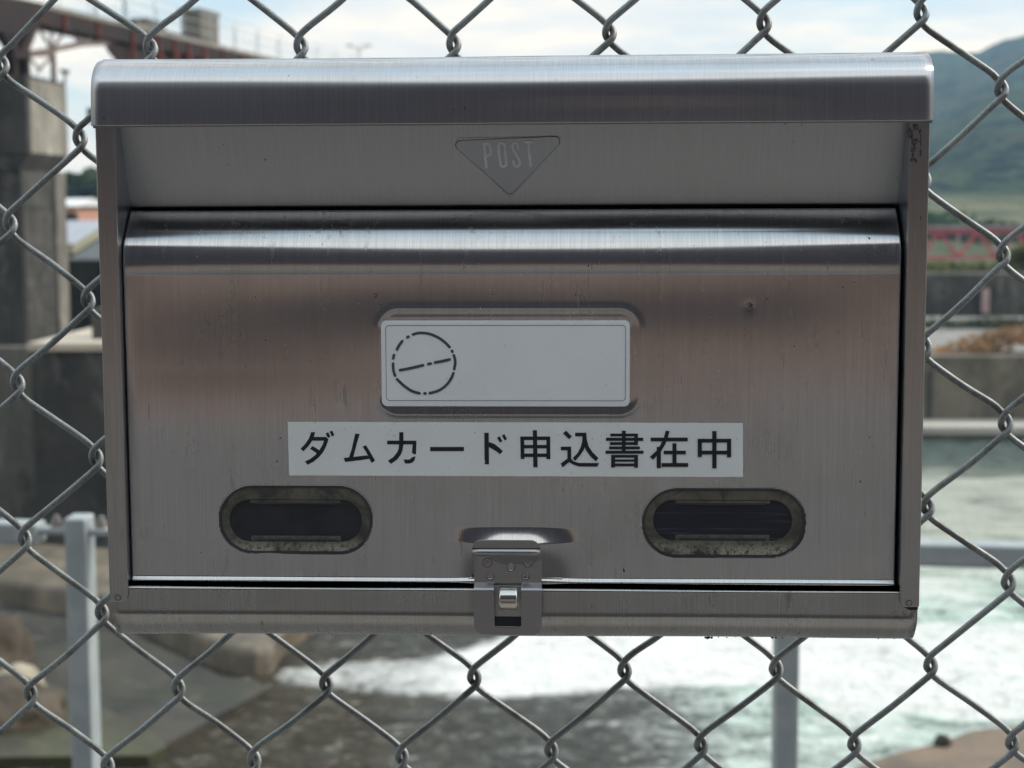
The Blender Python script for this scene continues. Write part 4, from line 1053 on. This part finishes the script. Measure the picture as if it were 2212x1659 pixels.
for k, (px, py0, pt_, wp, mt, lb) in enumerate(((128, 470, 392, 44, M_LEAFG, 'grey-green tree beyond the houses, nearest the pier'), (160, 470, 372, 50, M_LEAFG, 'tallest grey-green tree beyond the houses'),
      (205, 470, 352, 62, M_LEAFG, 'large grey-green tree beyond the houses, half hidden by the mailbox'), (196, 480, 405, 66, M_LEAFB, 'dark blue-green tree right behind the grey roof'), (150, 472, 420, 52, M_LEAFB, 'dark blue-green bush behind the white house'))):
    tree(px, 190 if mt is M_LEAFG else 165, py0, pt_, wp, mt, lb, .55, 2200, 20+k, 'trees beyond the houses')

sp = [(x, 232+rs.uniform(-6, 10), CAM[2]-(520-438)/FP*232+rs.uniform(-1.5, 1.6), 5, 3, 2.4) for x in np.arange(20, 130, 4.0)]
leaves('far_thicket', sp, simple('thicket_leaf', (.045, .085, .030), .9, var=.5, scale=.15, spec=.1), None, None, 'stuff', .7, 9000, 9)
# post and small hut on the far terrace
q = at(2129, 648, 75.8)
tag(MB().box(q[0]-.16, q[0]+.16, 75.7, 75.95, zy(676, 75.8), zy(624, 75.8)).build('marker_post', simple('pink_white_paint', (.50, .36, .36), .7)), 'short pinkish white post against the dark stone wall on the far bank', 'post')
# houses on the far left bank
M_ROOF = simple('blue_grey_roof', (.36, .38, .43), .6, var=.12, scale=1.0)
M_CREAM = simple('cream_wall', (.72, .64, .48), .8, var=.1)
M_WHITE = simple('white_wall', (.72, .72, .72), .8, var=.1)
M_TERRA = simple('orange_wall', (.55, .28, .20), .8, var=.2)
M_WIN = simple('dark_window', (.05, .06, .07), .3)
def house(px, py_base, py_eave, py_ridge, wpx, Y, wall, roof, label, depth=9, gable_right=False):
    b0 = at(px, py_base, Y); w_ = wpx/FP*(Y+.75)/2; ze = at(px, py_eave, Y)[2]; zr = at(px, py_ridge, Y)[2]; x, y, z = b0
    h = tag(empty('house', (x, y, z)), label, 'house')
    keep(MB().box(x-w_, x+w_, y, y+depth, z-2, ze).build('wall', wall), h)
    ov = .5
    rf = MB().add([(x-w_-ov, y-ov, ze), (x+w_+ov, y-ov, ze), (x+w_+ov, y+depth+ov, ze), (x-w_-ov, y+depth+ov, ze), (x-w_-ov, y+depth/2, zr), (x+w_+ov, y+depth/2, zr)],
         [(0, 1, 5, 4), (2, 3, 4, 5), (0, 4, 3), (1, 2, 5), (3, 2, 1, 0)]).build('roof', roof); keep(rf, h)
    for q in (-.55, 0, .55):
        keep(MB().box(x+q*w_-.7, x+q*w_+.7, y-.06, y+.06, ze-1.9, ze-.6).build('window', M_WIN), h)
    return h
house(140, 470, 446, 428, 44, 150, M_TERRA, M_WHITE, 'white roofed house with orange wall behind the large roof')
house(128, 562, 527, 478, 160, 112, M_CREAM, M_ROOF, 'house with broad blue-grey roof beside the pier', 12)
# gabled annex with cream gable band sloping up to the right
hx = at(190, 560, 104)
an = tag(empty('annex', tuple(hx)), 'cream gabled annex with sloping roof edge next to the broad roof', 'annex')
a0_, a1_, a2_, a3_ = at(158, 548, 104), at(240, 500, 104), at(240, 476, 104), at(158, 528, 104)
keep(MB().add([tuple(a0_), tuple(a1_), tuple(a2_), tuple(a3_)]+[(p[0], p[1]+6, p[2]) for p in (a0_, a1_, a2_, a3_)], [(0, 1, 2, 3), (7, 6, 5, 4), (3, 2, 6, 7), (0, 3, 7, 4), (1, 0, 4, 5), (1, 5, 6, 2)]).build('gable_wall', M_CREAM), an)
b0_, b1_, b2_, b3_ = at(150, 562, 103.8), at(240, 562, 103.8), at(240, 505, 103.8), at(160, 551, 103.8)
keep(MB().add([tuple(b0_), tuple(b1_), tuple(b2_), tuple(b3_)]+[(p[0], p[1]+6.1, p[2]) for p in (b0_, b1_, b2_, b3_)], [(0, 1, 2, 3), (7, 6, 5, 4), (3, 2, 6, 7), (0, 3, 7, 4), (1, 0, 4, 5), (1, 5, 6, 2)]).build('lower_roof', M_ROOF), an)
# left bank ground for the houses
tag(MB().box(-90, -14, 58.3, 110, WZ, zy(570, 90, 150)-.3).build('left_bank', M_GRASS), kind='structure')

# ---- distant red truss bridge over the river
M_RED = simple('red_bridge_paint', (.55, .07, .085), .6, var=.2, scale=.5)
YB = 200; zt_b = zy(500, YB); zb_b = zy(557, YB); pan = 80/FP*YB
rb = tag(empty('truss_bridge', (Xof(2072, YB), YB, zb_b)), 'distant red steel truss bridge on the right bank', 'bridge')
xs0 = Xof(2072, YB)
tc_, bc_ = MB(), MB()
M_PRED = simple('pale_red_paint', (.45, .28, .28), .6)
tc_.box(xs0-pan*12, xs0+pan*9, YB-.2, YB+.2, zt_b-.35, zt_b+.35); tc_.box(xs0-pan*12, xs0+pan*9, YB+1.0, YB+1.3, zt_b-.35, zt_b+.35)
bc_.box(xs0-pan*12, xs0+pan*9, YB-.2, YB+.2, zb_b-.22, zb_b+.22); bc_.box(xs0-pan*12, xs0+pan*9, YB+1.0, YB+1.3, zb_b-.22, zb_b+.22)
for k in range(-12, 10):
    xb_ = xs0+k*pan
    for yy in (YB,):
        keep(MB().bar((xb_, yy, zb_b), (xb_-pan/2, yy, zt_b), .40, .3).build('diagonal', M_RED), rb); keep(MB().bar((xb_, yy-.02, zb_b), (xb_+pan/2, yy-.02, zt_b), .40, .3).build('diagonal', M_RED), rb); keep(MB().bar((xb_, yy+.02, zb_b), (xb_, yy+.02, zt_b), .26, .2).build('vertical', M_PRED), rb)
keep(tc_.build('top_chord', simple('dark_red_paint', (.30, .05, .06), .6)), rb); keep(bc_.build('bottom_chord', M_RED), rb)
keep(MB().box(xs0-pan*12, xs0+pan*9, YB+.25, YB+.95, zt_b+.36, zt_b+.75).build('deck', M_GREYW), rb)

# ---- gate bridge over the pier, dark red arch-braced girder running away to the right
M_RUST = simple('rust_red_steel', (.028, .010, .009), .8, var=.5, scale=.9, col2=(.010, .007, .009))
M_RUSTL = simple('bright_rust_steel', (.20, .045, .03), .7, var=.3, scale=1)
M_THIN = simple('pale_thin_steel', (.16, .11, .10), .6, var=.3, scale=1)
def GB(px, py, off=0.0):                     # a point of the bridge's near side plane seen at px
    # vertical plane through A and Bp
    A_ = np.array([Xof(50, 51.5), 51.5]); B_ = np.array([Xof(546, 70.8), 70.8])
    d = ray(px, py); n_ = np.array([B_[1]-A_[1], -(B_[0]-A_[0])]); n_ = n_/np.linalg.norm(n_)
    k = ((A_-CAM[:2])@n_+off)/(d[:2]@n_); return CAM+d*k
g0, g1 = GB(50, 3), GB(546, 124)
gdir = Vector(g1-g0); gdir.z = 0; gl = gdir.length; gdir.normalize(); gn = Vector((-gdir.y, gdir.x, 0))   # away from camera side
zd = (g0[2]+g1[2])/2
gb = tag(empty('gate_bridge', (g0[0], g0[1], zd)), 'rusty red steel gate bridge with arched bracing above the concrete pier', 'bridge')
def gp(s, z, o=0.0): return Vector((g0[0], g0[1], 0))+gdir*s+gn*o+Vector((0, 0, z))
S0, S1 = -14, gl+30
keep(MB().bar(gp(S0, zd-.30), gp(S1, zd-.30), .35, .55).build('girder', M_RUST), gb)
keep(MB().bar(gp(S0, zd-.25, .8), gp(S1, zd-.25, .8), .35, .6).build('girder', M_RUST), gb)
keep(MB().bar(gp(S0, zd+.02, .4), gp(S1, zd+.02, .4), 1.2, .14).build('deck', concrete('deck_concrete', (.22, .21, .19), (.32, .30, .27), .8)), gb)
def s_of(px, py=60):
    q = GB(px, py); return (Vector(q)-Vector((g0[0], g0[1], q[2]))).dot(gdir)
def zo(px, py): return GB(px, py)[2]
# lower chord / arch from pixel outline converted to station and height
arch = [(58, 116), (112, 108), (175, 95), (232, 93)]
AR = [(s_of(*q), zo(*q)) for q in arch]
for off in (0.0,):
    ch = MB(); 
    for (s0, z0), (s1, z1_) in zip(AR[:-1], AR[1:]): ch.bar(gp(s0, z0, off), gp(s1, z1_, off), .14, .16)
    keep(ch.build('lower_chord', M_THIN if off == 0 else M_RUST), gb)
    lt_ = MB()
    for i, (s, z) in enumerate(AR):
        for ds in (-1.15, 0, 1.15): lt_.bar(gp(s, z, off), gp(s+ds*(1 if i else .8), zd-.45, off), .07)
    keep(lt_.build('lattice', M_THIN), gb)
    # solid haunch beyond the arch
    hs = [s_of(232, 93), s_of(250, 122), s_of(300, 140)]
    z_h = zo(250, 150)
    V = [gp(s_of(215, 70), zd-.5, off), gp(S1, zd-.5, off), gp(S1, zd-2.4, off), gp(s_of(330, 150), zo(330, 165), off), gp(s_of(262, 135), zo(262, 138), off), gp(s_of(240, 108), zo(240, 112), off), gp(s_of(232, 95), zo(232, 96), off)]
    V2 = [p+gn*.12 for p in V]; n = len(V)
    keep(mesh('haunch', [tuple(p) for p in V+V2], [tuple(range(n))[::-1], tuple(range(n, 2*n))]+[(i, (i+1) % n, n+(i+1) % n, n+i) for i in range(n)], M_RUST), gb)
st = MB(); 
for px in (60, 128, 200, 275, 330, 365, 395, 430, 470, 510): 
    s = s_of(px, 70); st = MB(); st.bar(gp(s, zd-.1, -.20), gp(s, zd-.62 if px < 260 else zd-1.8, -.20), .13, .1); 
    if px > 300: st.bar(gp(s, zd-.5, -.22), gp(s+.9, zd-1.8, -.22), .12, .1)
    keep(st.build('stiffener', M_RUSTL), gb)

# portal tower at the left, standing on the pier
pt_m = MB(); pr_m = MB()
for px in (20, 47):
    a = GB(px, 30); b = GB(px+4, 160); pt_m.bar(tuple(a), (a[0], a[1], ztop-.1), .34, .3)
a = GB(33, 30); b = GB(33, 118)
for (u, vv, w_) in (((-30, 30), (30, 112), .3), ((80, 25), (40, 112), .28), ((-30, 60), (18, 20), .25), ((20, 118), (56, 118), .3), ((0, 60), (60, 60), .25)):
    pt_m.bar(tuple(GB(*u, .1)), tuple(GB(*vv, .1)), w_, .25)
keep(pt_m.build('portal_frame', M_RUST), gb)
for u, vv in (((40, 28), (44, 70)), ((10, 8), (32, 18)), ((18, 10), (2, 34)), ((64, 20), (68, 42))): keep(MB().bar(tuple(GB(*u, -.25)), tuple(GB(*vv, -.25)), .16, .1).build('flange_plate', M_RUSTL), gb)
# dark deck depth over the portal
V = [GB(-200, -40, .3), GB(95, 8, .3), GB(93, 34, .3), GB(46, 58, .3), GB(25, 78, .3), GB(-20, 60, .3), GB(-200, 60, .3)]
V2 = [p+np.array([gn.x, gn.y, 0])*.3 for p in V]; n = len(V)
keep(mesh('portal_panel', [tuple(p) for p in V]+[tuple(p) for p in V2], [tuple(range(n)), tuple(range(2*n-1, n-1, -1))]+[(i, n+i, n+(i+1) % n, (i+1) % n) for i in range(n)], M_RUST), gb)
# light post and cross bracing under the arch
br = MB(); br.bar(tuple(GB(114, 107)), (GB(114, 107)[0], GB(114, 107)[1], ztop-.1), .14, .14)
br.bar(tuple(GB(58, 119)), tuple(GB(112, 117)), .13, .15)
for u, vv in (((60, 121), (88, 152)), ((112, 121), (80, 156))): br.bar(tuple(GB(*u)), tuple(GB(*vv)), .06)
keep(br.build('cross_bracing', M_THIN), gb)
# walkway railing of thin pipes
rl = MB()
for o_ in (-.15, .95):
    for h in (.45, .85, 1.2): rl.tube([gp(S0, zd+h, o_), gp(S1, zd+h, o_)], .012, 6)
    s = S0
    while s < S1: rl.tube([gp(s, zd, o_), gp(s, zd+1.2, o_)], .02, 6); s += 2.6
keep(rl.build('railing', simple('pale_blue_rail', (.45, .55, .58), .5)), gb)
for px in (224, 286): 
    s = s_of(px, 30); keep(MB().tube([gp(s, zd, .3), gp(s, zd+3.5, .3)], .05, 8).build('mast', simple('mast_paint', (.40, .50, .52), .5)), gb)
# hoist house and machinery on the deck
q0 = s_of(457, 95); hh = tag(empty('hoist_house', tuple(gp(q0, zd+.09, 1.7))), 'narrow beige hoist house standing on the gate bridge deck', 'hoist house')
M_BEIGE = simple('beige_panel', (.19, .17, .145), .8, var=.15)
mb = MB(); x0_, x1_ = s_of(441, 70), s_of(476, 70)
def gbox(s0, s1, o0, o1, z0, z1, mb=None):
    mb = mb or MB(); return mb.hexa([gp(s0, z0, o0), gp(s0, z0, o1), gp(s1, z0, o1), gp(s1, z0, o0)][::-1]+[gp(s0, z1, o0), gp(s0, z1, o1), gp(s1, z1, o1), gp(s1, z1, o0)][::-1])
zt_h = GB(457, 30)[2]
keep(gbox(q0-.9, q0+.9, .05, .9, zd+.09, zt_h).build('wall', M_BEIGE), hh); keep(gbox(q0-1.0, q0+1.0, .0, 1.0, zt_h, zt_h+.12).build('roof', M_GREYW), hh)
q1 = s_of(330, 60); mc = tag(empty('hoist_machine', tuple(gp(q1, zd+.09, 1.5))), 'low brown hoist machinery block on the gate bridge deck', 'machinery')
keep(gbox(q1-1.3, q1+1.3, .05, .9, zd+.09, GB(330, 52)[2]).build('housing', M_BEIGE), mc); keep(gbox(q1-.2, q1+.9, .1, .8, GB(330, 52)[2], GB(330, 40)[2]).build('gearbox', M_STONE), mc)
q1 = s_of(392, 75); mc = tag(empty('hoist_machine', tuple(gp(q1, zd+.09, 1.5))), 'low grey machinery block beside the hoist house', 'machinery')
keep(gbox(q1-2.6, q1+3.2, .05, .9, zd+.09, GB(392, 74)[2]).build('housing', M_STONE), mc)
# signal box half hidden by the mailbox's left edge
q = at(195, 248, 60)
sg = tag(empty('signal_box', (q[0]+.2, 60, WZ)), 'dark green signal box on a pole, half hidden by the upper left of the mailbox', 'signal')
keep(MB().box(q[0]-.13, q[0]+.45, 60, 60.4, q[2]-.28, q[2]+.25).build('box', simple('signal_green', (.03, .10, .07), .6)), sg)
keep(MB().tube([(q[0]+.25, 60.2, zab), (q[0]+.25, 60.2, q[2]-.27)], .06, 8).build('pole', M_GALV), sg)
# street lamp above the mailbox
q = at(775, 110, 120); qt = at(775, 108, 120)
lp = tag(empty('street_lamp', (q[0], 120, 0)), 'thin twin-armed street lamp rising above the middle of the mailbox', 'street lamp')
keep(MB().tube([(q[0], 120, -2), (q[0], 120, qt[2]+.35)], [.10, .05], 8).build('pole', M_GALV), lp)
arm = MB(); 
for s_ in (-1, 1): arm.tube([(q[0], 120, qt[2]-.1), (q[0]+s_*.55, 120, qt[2]+.30)], .035, 6)
keep(arm.build('arm', M_GALV), lp)
for s_ in (-1, 1): keep(MB().box(q[0]+s_*.65-.28, q[0]+s_*.65+.28, 119.9, 120.1, qt[2]+.25, qt[2]+.37).build('lamp_head', M_GALV), lp)

# ------------------------------------------------------------------ hazy air
m_ = bpy.data.materials.new('thin_haze'); m_.use_nodes = True; nt = m_.node_tree; nt.nodes.clear()
pv = N(nt, 'ShaderNodeVolumePrincipled'); ou = N(nt, 'ShaderNodeOutputMaterial')
pv.inputs['Color'].default_value = (.46, .72, 1.0, 1); pv.inputs['Density'].default_value = .00026; pv.inputs['Anisotropy'].default_value = .2
L(nt, pv.outputs[0], ou.inputs['Volume'])
hz_ = MB().box(-900, 900, -120, 1600, WZ-3, 320).build('haze', m_); tag(hz_, kind='stuff')
scene.cycles.volume_bounces = 1
